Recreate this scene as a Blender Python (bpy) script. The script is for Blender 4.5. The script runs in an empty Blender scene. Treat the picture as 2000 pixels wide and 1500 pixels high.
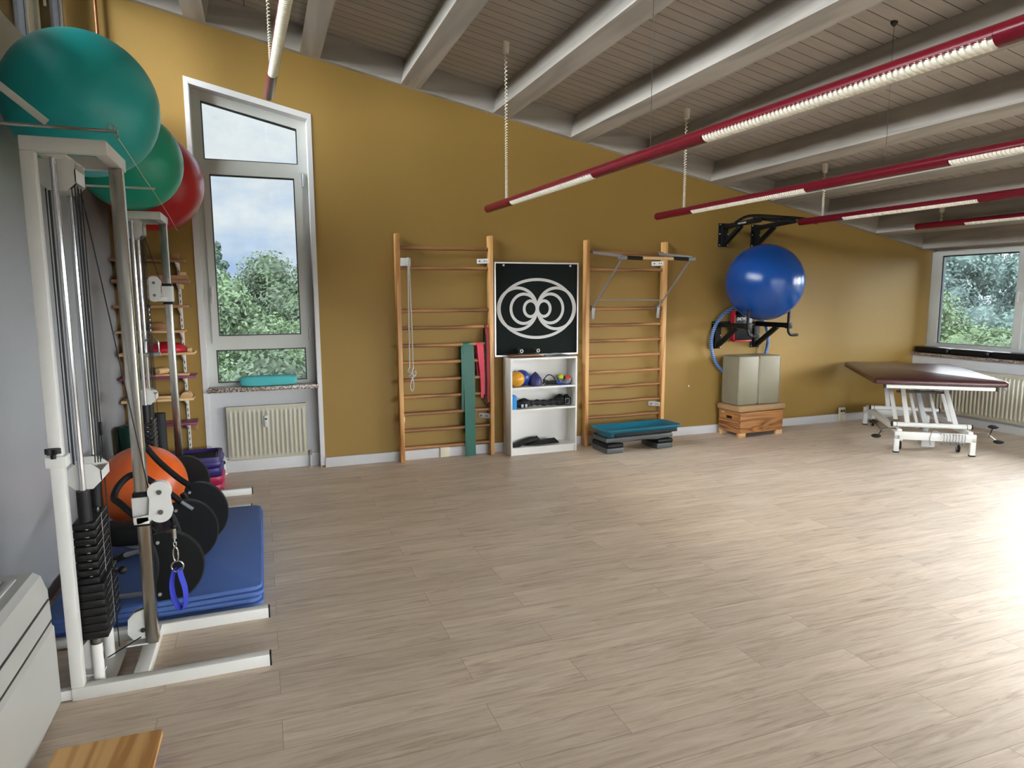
import bpy, bmesh, math, random
from mathutils import Vector as V, Matrix, Euler
random.seed(7)
SC = bpy.context.scene
COL = SC.collection
PI = math.pi
sin, cos = math.sin, math.cos

# ------------------------------------------------------------------ materials
def lin(h):
    h = h.lstrip('#')
    r = []
    for i in (0, 2, 4):
        c = int(h[i:i+2], 16) / 255
        r.append(c / 12.92 if c <= .04045 else ((c + .055) / 1.055) ** 2.4)
    return tuple(r)

def new_mat(name):
    m = bpy.data.materials.new(name)
    m.use_nodes = True
    nt = m.node_tree
    return m, nt, nt.nodes, nt.links, nt.nodes['Principled BSDF']

def P(name, hexc, rough=.5, metal=0., var=.06, scale=9., bump=0., bscale=60., coat=0., spec=.5, stretch=None):
    """plain surface with soft procedural variation and an optional fine bump"""
    m, nt, N, L, b = new_mat(name)
    c = lin(hexc)
    tc = N.new('ShaderNodeTexCoord')
    mp = N.new('ShaderNodeMapping')
    if stretch: mp.inputs['Scale'].default_value = stretch
    L.new(tc.outputs['Object'], mp.inputs['Vector'])
    nz = N.new('ShaderNodeTexNoise'); nz.inputs['Scale'].default_value = scale; nz.inputs['Detail'].default_value = 3
    L.new(mp.outputs[0], nz.inputs['Vector'])
    mx = N.new('ShaderNodeMix'); mx.data_type = 'RGBA'
    mx.inputs[6].default_value = tuple(min(1, x * (1 - var)) for x in c) + (1,)
    mx.inputs[7].default_value = tuple(min(1, x * (1 + var)) for x in c) + (1,)
    L.new(nz.outputs['Fac'], mx.inputs[0])
    L.new(mx.outputs[2], b.inputs['Base Color'])
    b.inputs['Roughness'].default_value = rough
    b.inputs['Metallic'].default_value = metal
    b.inputs['Coat Weight'].default_value = coat
    b.inputs['Specular IOR Level'].default_value = spec
    if bump:
        n2 = N.new('ShaderNodeTexNoise'); n2.inputs['Scale'].default_value = bscale; n2.inputs['Detail'].default_value = 4
        L.new(mp.outputs[0], n2.inputs['Vector'])
        bp = N.new('ShaderNodeBump'); bp.inputs['Strength'].default_value = bump; bp.inputs['Distance'].default_value = .01
        L.new(n2.outputs['Fac'], bp.inputs['Height']); L.new(bp.outputs[0], b.inputs['Normal'])
    return m

def wood(name, light, dark, axis='z', scale=14., rough=.5, knots=.4, amount=1., ring=2.2):
    """grain running along one object axis"""
    m, nt, N, L, b = new_mat(name)
    tc = N.new('ShaderNodeTexCoord'); mp = N.new('ShaderNodeMapping')
    s = [1., 1., 1.]; s['xyz'.index(axis)] = .09
    mp.inputs['Scale'].default_value = s
    L.new(tc.outputs['Object'], mp.inputs['Vector'])
    nz = N.new('ShaderNodeTexNoise'); nz.inputs['Scale'].default_value = scale; nz.inputs['Detail'].default_value = 5
    nz.inputs['Distortion'].default_value = knots
    L.new(mp.outputs[0], nz.inputs['Vector'])
    n1 = N.new('ShaderNodeTexNoise'); n1.inputs['Scale'].default_value = scale * .35; n1.inputs['Distortion'].default_value = knots
    L.new(mp.outputs[0], n1.inputs['Vector'])
    mu = N.new('ShaderNodeMath'); mu.operation = 'MULTIPLY'; mu.inputs[1].default_value = ring * 9
    L.new(n1.outputs['Fac'], mu.inputs[0])
    sn = N.new('ShaderNodeMath'); sn.operation = 'SINE'; L.new(mu.outputs[0], sn.inputs[0])
    ad = N.new('ShaderNodeMath'); ad.operation = 'MULTIPLY_ADD'; ad.inputs[1].default_value = .28; ad.inputs[2].default_value = 0
    L.new(sn.outputs[0], ad.inputs[0])
    a2 = N.new('ShaderNodeMath'); a2.operation = 'ADD'; L.new(ad.outputs[0], a2.inputs[0]); L.new(nz.outputs['Fac'], a2.inputs[1])
    rp = N.new('ShaderNodeValToRGB')
    d, l = lin(dark), lin(light)
    mid = tuple(l[i] + (d[i] - l[i]) * .35 for i in range(3))
    rp.color_ramp.elements[0].position = .2; rp.color_ramp.elements[0].color = tuple(l[i] + (d[i]-l[i])*amount for i in range(3)) + (1,)
    rp.color_ramp.elements[1].position = .75; rp.color_ramp.elements[1].color = l + (1,)
    e = rp.color_ramp.elements.new(.45); e.color = mid + (1,)
    L.new(a2.outputs[0], rp.inputs[0]); L.new(rp.outputs[0], b.inputs['Base Color'])
    b.inputs['Roughness'].default_value = rough
    return m

def floor_mat():
    m, nt, N, L, b = new_mat('laminate_oak')
    tc = N.new('ShaderNodeTexCoord')
    br = N.new('ShaderNodeTexBrick')
    br.inputs['Scale'].default_value = 1; br.inputs['Brick Width'].default_value = 1.28; br.inputs['Row Height'].default_value = .192
    br.inputs['Mortar Size'].default_value = .001; br.inputs['Mortar Smooth'].default_value = .2
    br.offset = .37; br.offset_frequency = 2
    br.inputs['Color1'].default_value = (0, 0, 0, 1); br.inputs['Color2'].default_value = (1, 1, 1, 1); br.inputs['Mortar'].default_value = (.5, .5, .5, 1)
    L.new(tc.outputs['Object'], br.inputs['Vector'])
    # per plank shift of the grain
    sc = N.new('ShaderNodeVectorMath'); sc.operation = 'SCALE'; sc.inputs['Scale'].default_value = 7.
    L.new(br.outputs['Color'], sc.inputs[0])
    ad = N.new('ShaderNodeVectorMath'); ad.operation = 'ADD'
    L.new(tc.outputs['Object'], ad.inputs[0]); L.new(sc.outputs[0], ad.inputs[1])
    mp = N.new('ShaderNodeMapping'); mp.inputs['Scale'].default_value = (.10, 1.15, 1)
    L.new(ad.outputs[0], mp.inputs['Vector'])
    n1 = N.new('ShaderNodeTexNoise'); n1.inputs['Scale'].default_value = 24; n1.inputs['Detail'].default_value = 8; n1.inputs['Roughness'].default_value = .7; n1.inputs['Distortion'].default_value = 1.1
    L.new(mp.outputs[0], n1.inputs['Vector'])
    mp2 = N.new('ShaderNodeMapping'); mp2.inputs['Scale'].default_value = (.45, 1.6, 1)
    L.new(ad.outputs[0], mp2.inputs['Vector'])
    n2 = N.new('ShaderNodeTexNoise'); n2.inputs['Scale'].default_value = 4; n2.inputs['Detail'].default_value = 3
    L.new(mp2.outputs[0], n2.inputs['Vector'])
    rp = N.new('ShaderNodeValToRGB')
    rp.color_ramp.elements[0].position = .28; rp.color_ramp.elements[0].color = lin('#a39180') + (1,)
    rp.color_ramp.elements[1].position = .72; rp.color_ramp.elements[1].color = lin('#e5d5c3') + (1,)
    e = rp.color_ramp.elements.new(.46); e.color = lin('#d0bda8') + (1,)
    L.new(n1.outputs['Fac'], rp.inputs[0])
    mx = N.new('ShaderNodeMix'); mx.data_type = 'RGBA'; mx.blend_type = 'MULTIPLY'; mx.inputs[0].default_value = 1
    r2 = N.new('ShaderNodeMapRange'); r2.inputs[3].default_value = .86; r2.inputs[4].default_value = 1.12
    L.new(n2.outputs['Fac'], r2.inputs[0])
    L.new(rp.outputs[0], mx.inputs[6]); L.new(r2.outputs[0], mx.inputs[7])
    m3 = N.new('ShaderNodeMix'); m3.data_type = 'RGBA'; m3.blend_type = 'MULTIPLY'; m3.inputs[0].default_value = 1
    r3 = N.new('ShaderNodeMapRange'); r3.inputs[3].default_value = .93; r3.inputs[4].default_value = 1.05
    sp = N.new('ShaderNodeSeparateColor'); L.new(br.outputs['Color'], sp.inputs[0]); L.new(sp.outputs[0], r3.inputs[0])
    L.new(mx.outputs[2], m3.inputs[6]); L.new(r3.outputs[0], m3.inputs[7])
    m4 = N.new('ShaderNodeMix'); m4.data_type = 'RGBA'
    L.new(br.outputs['Fac'], m4.inputs[0]); L.new(m3.outputs[2], m4.inputs[6]); m4.inputs[7].default_value = lin('#8b7a69') + (1,)
    L.new(m4.outputs[2], b.inputs['Base Color'])
    rr = N.new('ShaderNodeMapRange'); rr.inputs[3].default_value = .34; rr.inputs[4].default_value = .5
    L.new(n1.outputs['Fac'], rr.inputs[0]); L.new(rr.outputs[0], b.inputs['Roughness'])
    bp = N.new('ShaderNodeBump'); bp.inputs['Strength'].default_value = .05; bp.inputs['Distance'].default_value = .002
    L.new(n1.outputs['Fac'], bp.inputs['Height']); L.new(bp.outputs[0], b.inputs['Normal'])
    b.inputs['Specular IOR Level'].default_value = .4
    return m

def ceiling_mat():
    m, nt, N, L, b = new_mat('limed_boards')
    tc = N.new('ShaderNodeTexCoord')
    br = N.new('ShaderNodeTexBrick'); br.inputs['Scale'].default_value = 1
    br.inputs['Brick Width'].default_value = 40; br.inputs['Row Height'].default_value = .116
    br.inputs['Mortar Size'].default_value = .0032; br.inputs['Mortar Smooth'].default_value = .1; br.offset = .43
    br.inputs['Color1'].default_value = lin('#aaa69f') + (1,); br.inputs['Color2'].default_value = lin('#b5b0a9') + (1,); br.inputs['Mortar'].default_value = lin('#2e2823') + (1,)
    L.new(tc.outputs['Object'], br.inputs['Vector'])
    mp = N.new('ShaderNodeMapping'); mp.inputs['Scale'].default_value = (.12, 1.5, 1); L.new(tc.outputs['Object'], mp.inputs['Vector'])
    nz = N.new('ShaderNodeTexNoise'); nz.inputs['Scale'].default_value = 14; nz.inputs['Detail'].default_value = 5; nz.inputs['Distortion'].default_value = .8
    L.new(mp.outputs[0], nz.inputs['Vector'])
    r = N.new('ShaderNodeMapRange'); r.inputs[3].default_value = .78; r.inputs[4].default_value = 1.18; L.new(nz.outputs['Fac'], r.inputs[0])
    mx = N.new('ShaderNodeMix'); mx.data_type = 'RGBA'; mx.blend_type = 'MULTIPLY'; mx.inputs[0].default_value = 1
    L.new(br.outputs['Color'], mx.inputs[6]); L.new(r.outputs[0], mx.inputs[7]); L.new(mx.outputs[2], b.inputs['Base Color'])
    b.inputs['Roughness'].default_value = .7
    return m

def stripe_mat(name, c1, c2, rep, rough=.6, axis='z'):
    m, nt, N, L, b = new_mat(name)
    tc = N.new('ShaderNodeTexCoord'); w = N.new('ShaderNodeTexWave'); w.bands_direction = axis.upper() if axis in 'xyz' else 'DIAGONAL'
    w.inputs['Scale'].default_value = rep; w.inputs['Distortion'].default_value = .0
    L.new(tc.outputs['Object'], w.inputs['Vector'])
    rp = N.new('ShaderNodeValToRGB'); rp.color_ramp.interpolation = 'CONSTANT'
    rp.color_ramp.elements[0].color = lin(c1) + (1,); rp.color_ramp.elements[1].color = lin(c2) + (1,); rp.color_ramp.elements[1].position = .3
    L.new(w.outputs['Fac'], rp.inputs[0]); L.new(rp.outputs[0], b.inputs['Base Color']); b.inputs['Roughness'].default_value = rough
    return m

def granite_mat():
    m, nt, N, L, b = new_mat('granite')
    tc = N.new('ShaderNodeTexCoord'); vo = N.new('ShaderNodeTexVoronoi'); vo.inputs['Scale'].default_value = 110
    L.new(tc.outputs['Object'], vo.inputs['Vector'])
    sp = N.new('ShaderNodeSeparateColor'); L.new(vo.outputs['Color'], sp.inputs[0])
    rp = N.new('ShaderNodeValToRGB'); rp.color_ramp.interpolation = 'CONSTANT'
    rp.color_ramp.elements[0].color = lin('#4b4540') + (1,); rp.color_ramp.elements[1].position = .3; rp.color_ramp.elements[1].color = lin('#a3968a') + (1,)
    for p, c in ((.55, '#c9beb2'), (.8, '#7c6658')):
        e = rp.color_ramp.elements.new(p); e.color = lin(c) + (1,)
    L.new(sp.outputs[0], rp.inputs[0]); L.new(rp.outputs[0], b.inputs['Base Color']); b.inputs['Roughness'].default_value = .3
    return m

def glass_mat(name='window_glass', tint=(.965, .955, .925)):
    m, nt, N, L, b = new_mat(name)
    N.remove(b); out = N['Material Output']
    tr = N.new('ShaderNodeBsdfTransparent'); tr.inputs[0].default_value = (*tint, 1)
    gl = N.new('ShaderNodeBsdfGlossy'); gl.inputs['Roughness'].default_value = .02
    df = N.new('ShaderNodeBsdfDiffuse'); df.inputs[0].default_value = (.75, .78, .8, 1)
    tc = N.new('ShaderNodeTexCoord'); nz = N.new('ShaderNodeTexNoise'); nz.inputs['Scale'].default_value = 5; nz.inputs['Detail'].default_value = 8; nz.inputs['Roughness'].default_value = .7
    L.new(tc.outputs['Object'], nz.inputs['Vector'])
    mr = N.new('ShaderNodeMapRange'); mr.inputs[1].default_value = .4; mr.inputs[2].default_value = .8; mr.inputs[3].default_value = .01; mr.inputs[4].default_value = .09
    L.new(nz.outputs['Fac'], mr.inputs[0])
    m1 = N.new('ShaderNodeMixShader'); L.new(mr.outputs[0], m1.inputs[0]); L.new(tr.outputs[0], m1.inputs[1]); L.new(df.outputs[0], m1.inputs[2])
    fr = N.new('ShaderNodeFresnel'); fr.inputs[0].default_value = 1.45
    m2 = N.new('ShaderNodeMixShader'); L.new(fr.outputs[0], m2.inputs[0]); L.new(m1.outputs[0], m2.inputs[1]); L.new(gl.outputs[0], m2.inputs[2])
    L.new(m2.outputs[0], out.inputs[0])
    return m

def clear_plastic():
    m, nt, N, L, b = new_mat('clear_plastic')
    N.remove(b); out = N['Material Output']
    tr = N.new('ShaderNodeBsdfTransparent'); tr.inputs[0].default_value = (.85, .87, .92, 1)
    gl = N.new('ShaderNodeBsdfPrincipled'); gl.inputs['Base Color'].default_value = (.7, .72, .78, 1); gl.inputs['Roughness'].default_value = .15
    lw = N.new('ShaderNodeLayerWeight'); lw.inputs[0].default_value = .35
    m2 = N.new('ShaderNodeMixShader'); L.new(lw.outputs['Facing'], m2.inputs[0]); L.new(tr.outputs[0], m2.inputs[1]); L.new(gl.outputs[0], m2.inputs[2])
    L.new(m2.outputs[0], out.inputs[0])
    return m

def ball_mat(name, hexc, axis=2, rings=60, rough=.32):
    m = P(name, hexc, rough=rough, var=.05, scale=5)
    nt = m.node_tree; N = nt.nodes; L = nt.links; b = N['Principled BSDF']
    tc = N.new('ShaderNodeTexCoord'); w = N.new('ShaderNodeTexWave'); w.wave_type = 'BANDS'; w.bands_direction = 'XYZ'[axis]
    w.inputs['Scale'].default_value = rings; w.inputs['Distortion'].default_value = .3
    L.new(tc.outputs['Generated'], w.inputs['Vector'])
    bp = N.new('ShaderNodeBump'); bp.inputs['Strength'].default_value = .05; bp.inputs['Distance'].default_value = .004
    L.new(w.outputs['Fac'], bp.inputs['Height']); L.new(bp.outputs[0], b.inputs['Normal'])
    return m

def leaf_mat(name, c1, c2):
    m, nt, N, L, b = new_mat(name)
    oi = N.new('ShaderNodeTexCoord'); nz = N.new('ShaderNodeTexNoise'); nz.inputs['Scale'].default_value = 1.3; nz.inputs['Detail'].default_value = 6
    L.new(oi.outputs['Object'], nz.inputs['Vector'])
    rp = N.new('ShaderNodeValToRGB'); rp.color_ramp.elements[0].position = .3; rp.color_ramp.elements[1].position = .7
    rp.color_ramp.elements[0].color = lin(c1) + (1,); rp.color_ramp.elements[1].color = lin(c2) + (1,)
    L.new(nz.outputs['Fac'], rp.inputs[0]); L.new(rp.outputs[0], b.inputs['Base Color']); b.inputs['Roughness'].default_value = .6
    tl = N.new('ShaderNodeBsdfTranslucent'); L.new(rp.outputs[0], tl.inputs[0])
    mx = N.new('ShaderNodeMixShader'); mx.inputs[0].default_value = .35
    L.new(b.outputs[0], mx.inputs[1]); L.new(tl.outputs[0], mx.inputs[2]); L.new(mx.outputs[0], N['Material Output'].inputs[0])
    return m

MT = dict(
    floor=floor_mat(), ceil=ceiling_mat(),
    yellow=P('ochre_plaster', '#94763b', .6, spec=.35, var=.03, scale=3, bump=.12, bscale=170),
    grey=P('grey_plaster', '#9a9da0', .42, var=.03, scale=3, bump=.1, bscale=140),
    white_wall=P('white_plaster', '#c2c2c2', .75, var=.02, bump=.1, bscale=150),
    trimw=P('white_trim', '#d0cfce', .55, var=.02),
    frame=P('window_frame_grey', '#c3c5bf', .4, var=.03),
    gasket=P('gasket_black', '#17181b', .5),
    glass=glass_mat(), tglass=glass_mat('view_dimming_glass', (.52, .545, .555)), granite=granite_mat(),  # tglass: tint added to dim the bright view outside, not real sun glazing
    beam=wood('limed_beam', '#aeaaa2', '#8e8981', 'y', 10, .65, .8, .7),
    beamx=wood('limed_frieze', '#b0aca5', '#938e87', 'x', 10, .65, .8, .7),
    rad=P('radiator_cream', '#bbb7a3', .35, var=.02), dark=P('dark_metal', '#2b2a28', .5),
    pine=wood('pine_post', '#d8a86a', '#a87440', 'z', 16, .45, .5),
    pinex=wood('pine_rung', '#a9794c', '#7a5230', 'x', 18, .4, .5),
    ply=wood('plywood', '#dcae70', '#b07a3c', 'y', 6, .5, 3.2, .9, 3.6),
    vault=wood('pine_plywood', '#b47d48', '#6b4120', 'x', 15, .45, 1.5, .9, 5.5), vaulty=wood('pine_plywood_end', '#b47d48', '#5e3516', 'y', 11, .45, 2.6, 1., 4.5),
    brown=wood('brown_board', '#a5774f', '#6b4529', 'x', 16, .5, .5), beech=wood('beech', '#d9b585', '#b98f5c', 'x', 14, .5, .4),
    leather=P('brown_suede', '#a2815a', .7, var=.15, scale=14, bump=.2),
    maroon=P('maroon_vinyl', '#42201f', .30, var=.06, bump=.3, bscale=22, stretch=(.25, 1, 1)),
    wpaint=P('white_powder_coat', '#d2d1cb', .35, var=.03, scale=20), steel=P('brushed_steel', '#b8b4aa', .24, 1., var=.12, scale=22, stretch=(1, 1, .15)),
    chrome=P('chrome', '#cfd0d2', .12, 1., var=.04), black=P('black_plastic', '#0c0c0c', .5, var=.2, spec=.3), rubber=P('black_rubber', '#101011', .65, var=.2, bump=.1, spec=.3),
    iron=P('black_weight', '#0e0e0e', .45, var=.2, bump=.15, bscale=90, spec=.3), bpaint=P('black_powder_coat', '#0a0b0c', .5, var=.15, spec=.3),
    mat=P('blue_foam', '#42609c', .65, var=.08, bump=.25, bscale=120, stretch=(1, 4, 1)), strapb=P('blue_webbing', '#2733a8', .7, var=.1),
    teal_ball=ball_mat('green_ball_vinyl', '#22b2b4', 2, 46, .30), green_ball=ball_mat('green_ball_vinyl_b', '#14a88a', 2, 46, .30), red_ball=ball_mat('red_ball_vinyl', '#c01c28', 2, 46, .28),
    orange_ball=ball_mat('orange_ball_vinyl', '#d05a1c', 0, 40, .34), blue_ball=ball_mat('blue_ball_vinyl', '#0c4590', 2, 46, .2),
    red_tube=P('red_lacquer', '#5e0c1a', .24, var=.05, spec=.35), louv=P('louvre_white', '#e6e2d2', .4, var=.02), cordw=P('cord_white', '#e3decd', .5, var=.02),
    board=P('green_black_board', '#08110f', .75, var=.1, scale=3, spec=.2), alu=P('aluminium', '#d4d3d2', .35, .7, var=.03), logo=P('logo_white', '#c9c8c6', .7, var=.02),
    melamine=P('white_melamine', '#dcdbd6', .45, var=.02), tealp=P('teal_plastic', '#0c5f76', .38, var=.05), dgrey=P('dark_grey_plastic', '#4a4d4e', .5, var=.06),
    cubev=P('beige_vinyl', '#7f7965', .5, var=.1, scale=7, bump=.1, bscale=30), band_g=P('green_latex', '#0a5745', .45, var=.12, scale=14), band_r=P('red_latex', '#cc2b45', .5, var=.08),
    strapr=P('dark_red_strap', '#a11f28', .6, var=.08), rope=stripe_mat('flecked_rope', '#2a2a2a', '#d9d6cc', 32, .7), hoop=stripe_mat('hoop_blue', '#7f9cc4', '#1f4a88', 14, .45),
    cushion=P('turquoise_fabric', '#4fb3b4', .8, var=.05, bump=.1, bscale=200), vinylb=P('black_vinyl', '#0d0c10', .36, var=.1, spec=.3), purple=P('purple_plastic', '#2c1f63', .45, var=.08), redp=P('magenta_plastic', '#a01844', .45, var=.06),
    redv=P('red_vinyl', '#b3122b', .4, var=.05), roll_g=P('green_foam', '#123f31', .7, var=.1), roll_b=P('black_foam', '#191a1c', .7, var=.1, bump=.2, bscale=120),
    yball=P('yellow_ball', '#d1962a', .4, var=.08), bball=P('blue_ball_small', '#16398a', .35, var=.06), pball=P('navy_rubber', '#22205c', .5, var=.08), lime=P('tennis_felt', '#c6d936', .9, var=.05, bump=.3, bscale=300), orange=P('red_orange_rubber', '#d8401f', .45, var=.05),
    blockb=P('blue_foam_block', '#2f88cf', .8, var=.04), strap=P('black_webbing', '#101010', .75, var=.2, bump=.2, bscale=150), bag=P('black_cloth', '#0e0e0f', .7, var=.2, bump=.2, bscale=80),
    plastic=clear_plastic(), bluefoil=P('blue_bag', '#1d3f9a', .5, var=.1), paper=P('white_paper', '#d7d6d4', .6, var=.03), acw=P('aircon_white', '#a5a49e', .28, var=.01), acg=P('aircon_louvre', '#bfbfbf', .4, var=.02),
    copper=P('copper_pipe', '#96603c', .4, .4, var=.15), socket=P('socket_cream', '#d2cbb2', .45, var=.02), rubine=P('purple_red_board', '#7a2c55', .4, var=.06), spring=P('spring_steel', '#77746e', .35, .9),
    white_txt=P('white_print', '#e8e8e8', .6, var=.01), grey_arm=P('grey_tube', '#8f9092', .4, .4, var=.05),
    leafa=leaf_mat('leaf_mid_green', '#29341f', '#465434'), leafb=leaf_mat('leaf_bright_green', '#364427', '#586942'), leafc=leaf_mat('needle_green', '#28352a', '#43523d'), leafd=leaf_mat('leaf_hazed_blue_green', '#39463f', '#5c6c62'),  # leafd: distance haze put into the leaf colour by lightening it
    bark=P('bark', '#5b4a3a', .9, var=.3, bump=.4, bscale=20), grass=P('grass_ground', '#2c3a22', .9, var=.3, scale=1.5),
)

# ------------------------------------------------------------------ mesh builder
ORG = {}
class MB:
    def __init__(s): s.v = []; s.f = []
    def add(s, vs, fs):
        n = len(s.v); s.v += [V(p) for p in vs]; s.f += [[i + n for i in f] for f in fs]; return s
    def bm(s, bm, M=None):
        bm.verts.index_update()
        s.add([(M @ v.co if M else v.co) for v in bm.verts], [[v.index for v in f.verts] for f in bm.faces]); bm.free(); return s
    def box(s, c, sz, bev=0, rot=None, seg=2):
        bm = bmesh.new(); bmesh.ops.create_cube(bm, size=1)
        for v in bm.verts: v.co = V((v.co.x * sz[0], v.co.y * sz[1], v.co.z * sz[2]))
        if bev: bmesh.ops.bevel(bm, geom=bm.edges[:], offset=min(bev, min(sz) * .49), segments=seg, profile=.5, affect='EDGES')
        M = Matrix.Translation(c)
        if rot is not None: M = M @ (rot.to_4x4() if isinstance(rot, Matrix) else Euler(rot).to_matrix().to_4x4())
        return s.bm(bm, M)
    def bx(s, x0, x1, y0, y1, z0, z1, bev=0, seg=2):
        return s.box(((x0+x1)/2, (y0+y1)/2, (z0+z1)/2), (abs(x1-x0), abs(y1-y0), abs(z1-z0)), bev, None, seg)
    def bar(s, p0, p1, w, h, up=(0, 0, 1), bev=.003):
        p0, p1 = V(p0), V(p1); d = (p1 - p0); l = d.length; d.normalize(); up = V(up)
        if abs(d.dot(up.normalized())) > .98: up = V((0, 1, 0))
        x = d.cross(up).normalized(); z = x.cross(d)
        return s.box((p0 + p1) / 2, (w, l, h), bev, Matrix((x, d, z)).transposed())
    def cyl(s, p0, p1, r, r2=None, n=20, caps=True):
        p0, p1 = V(p0), V(p1); r2 = r if r2 is None else r2
        d = (p1 - p0).normalized(); a = d.orthogonal().normalized(); b = d.cross(a)
        vs = []
        for p, q in ((p0, r), (p1, r2)):
            vs += [p + a * (q * cos(2*PI*i/n)) + b * (q * sin(2*PI*i/n)) for i in range(n)]
        fs = [[i, (i+1) % n, n + (i+1) % n, n + i] for i in range(n)]
        if caps: fs += [list(range(n-1, -1, -1)), list(range(n, 2*n))]
        return s.add(vs, fs)
    def tube(s, pts, r, n=10, closed=False, flat=1., up=None):
        pts = [V(p) for p in pts]; m = len(pts); vs = []; prev = None
        for i, p in enumerate(pts):
            if closed: t = pts[(i+1) % m] - pts[i-1]
            else: t = pts[min(i+1, m-1)] - pts[max(i-1, 0)]
            t.normalize()
            if prev is None: a = (V(up) - t * V(up).dot(t)).normalized() if up else t.orthogonal().normalized()
            else:
                a = prev - t * prev.dot(t)
                a = a.normalized() if a.length > 1e-6 else t.orthogonal().normalized()
            prev = a; b = t.cross(a); q = r[i] if isinstance(r, (list, tuple)) else r
            vs += [p + a * (q * cos(2*PI*k/n)) + b * (q * flat * sin(2*PI*k/n)) for k in range(n)]
        fs = []
        for i in range(m if closed else m - 1):
            j = (i+1) % m
            fs += [[i*n + k, i*n + (k+1) % n, j*n + (k+1) % n, j*n + k] for k in range(n)]
        if not closed: fs += [list(range(n-1, -1, -1)), list(range((m-1)*n, m*n))]
        return s.add(vs, fs)
    def lathe(s, prof, c=(0, 0, 0), n=32, M=None):
        """profile of (r, z) turned about the z axis, then M, then moved to c"""
        vs = []; fs = []; c = V(c)
        for r, z in prof:
            for k in range(n):
                p = V((r * cos(2*PI*k/n), r * sin(2*PI*k/n), z)); vs.append((M @ p if M else p) + c)
        for i in range(len(prof) - 1):
            fs += [[i*n + k, i*n + (k+1) % n, (i+1)*n + (k+1) % n, (i+1)*n + k] for k in range(n)]
        fs += [list(range(n-1, -1, -1)), list(range((len(prof)-1)*n, len(prof)*n))]
        return s.add(vs, fs)
    def sphere(s, c, r, n=32, sc=(1, 1, 1), M=None):
        prof = []
        m = n // 2
        bm = bmesh.new(); bmesh.ops.create_uvsphere(bm, u_segments=n, v_segments=m, radius=r)
        T = Matrix.Translation(c)
        if M: T = T @ M.to_4x4()
        return s.bm(bm, T @ Matrix.Diagonal((*sc, 1)))
    def prism(s, pts, vec):
        pts = [V(p) for p in pts]; vec = V(vec); n = len(pts)
        nrm = V((0, 0, 0))
        for i in range(n): nrm += pts[i].cross(pts[(i+1) % n])
        if nrm.dot(vec) > 0: pts = pts[::-1]
        vs = pts + [p + vec for p in pts]
        return s.add(vs, [list(range(n)), list(range(2*n-1, n-1, -1))] + [[(i+1) % n, i, n + i, n + (i+1) % n] for i in range(n)])
    def ring(s, outer, inner, vec):
        """closed band between two loops with the same count, thickened by vec"""
        n = len(outer); vec = V(vec); o = [V(p) for p in outer]; q = [V(p) for p in inner]
        vs = o + q + [p + vec for p in o] + [p + vec for p in q]; fs = []
        for i in range(n):
            j = (i+1) % n
            fs += [[i, j, n+j, n+i], [2*n+j, 2*n+i, 3*n+i, 3*n+j], [j, i, 2*n+i, 2*n+j], [n+i, n+j, 3*n+j, 3*n+i]]
        return s.add(vs, fs)
    def grid(s, fn, nu, nv):
        vs = [fn(i / nu, j / nv) for i in range(nu + 1) for j in range(nv + 1)]
        return s.add(vs, [[i*(nv+1)+j, (i+1)*(nv+1)+j, (i+1)*(nv+1)+j+1, i*(nv+1)+j+1] for i in range(nu) for j in range(nv)])
    def sheet(s, left, right, th):
        """a strap or band given by its two long edges, with real thickness"""
        n = len(left); L_ = [V(p) for p in left]; R_ = [V(p) for p in right]; off = []
        for i in range(n):
            t = (L_[min(i+1, n-1)] - L_[max(i-1, 0)]).normalized(); w = (R_[i] - L_[i]).normalized(); off.append(t.cross(w).normalized() * th)
        vs = L_ + R_ + [L_[i] + off[i] for i in range(n)] + [R_[i] + off[i] for i in range(n)]; fs = []
        for i in range(n - 1):
            fs += [[i, i+1, n+i+1, n+i], [2*n+i+1, 2*n+i, 3*n+i, 3*n+i+1], [i+1, i, 2*n+i, 2*n+i+1], [n+i, n+i+1, 3*n+i+1, 3*n+i]]
        fs += [[0, n, 3*n, 2*n], [n-1, 3*n-1, 4*n-1, 2*n-1]]
        return s.add(vs, fs)
    def build(s, name, mat, parent=None, label=None, smooth=35, org=None):
        if org is None:
            r = parent
            while r is not None and r.parent is not None: r = r.parent
            org = ORG.get(r.name, V((0, 0, 0))) if r is not None else V((0, 0, 0))
        me = bpy.data.meshes.new(name)
        me.from_pydata([p - org for p in s.v], [], s.f)
        bm = bmesh.new(); bm.from_mesh(me); bmesh.ops.recalc_face_normals(bm, faces=bm.faces[:]); bm.to_mesh(me); bm.free()
        if smooth:
            me.polygons.foreach_set('use_smooth', [True] * len(me.polygons))
            me.set_sharp_from_angle(angle=math.radians(smooth))
        me.materials.append(MT[mat] if isinstance(mat, str) else mat)
        o = bpy.data.objects.new(name, me); COL.objects.link(o)
        if parent is not None: o.parent = parent
        if label: o['label'] = label
        return o

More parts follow.
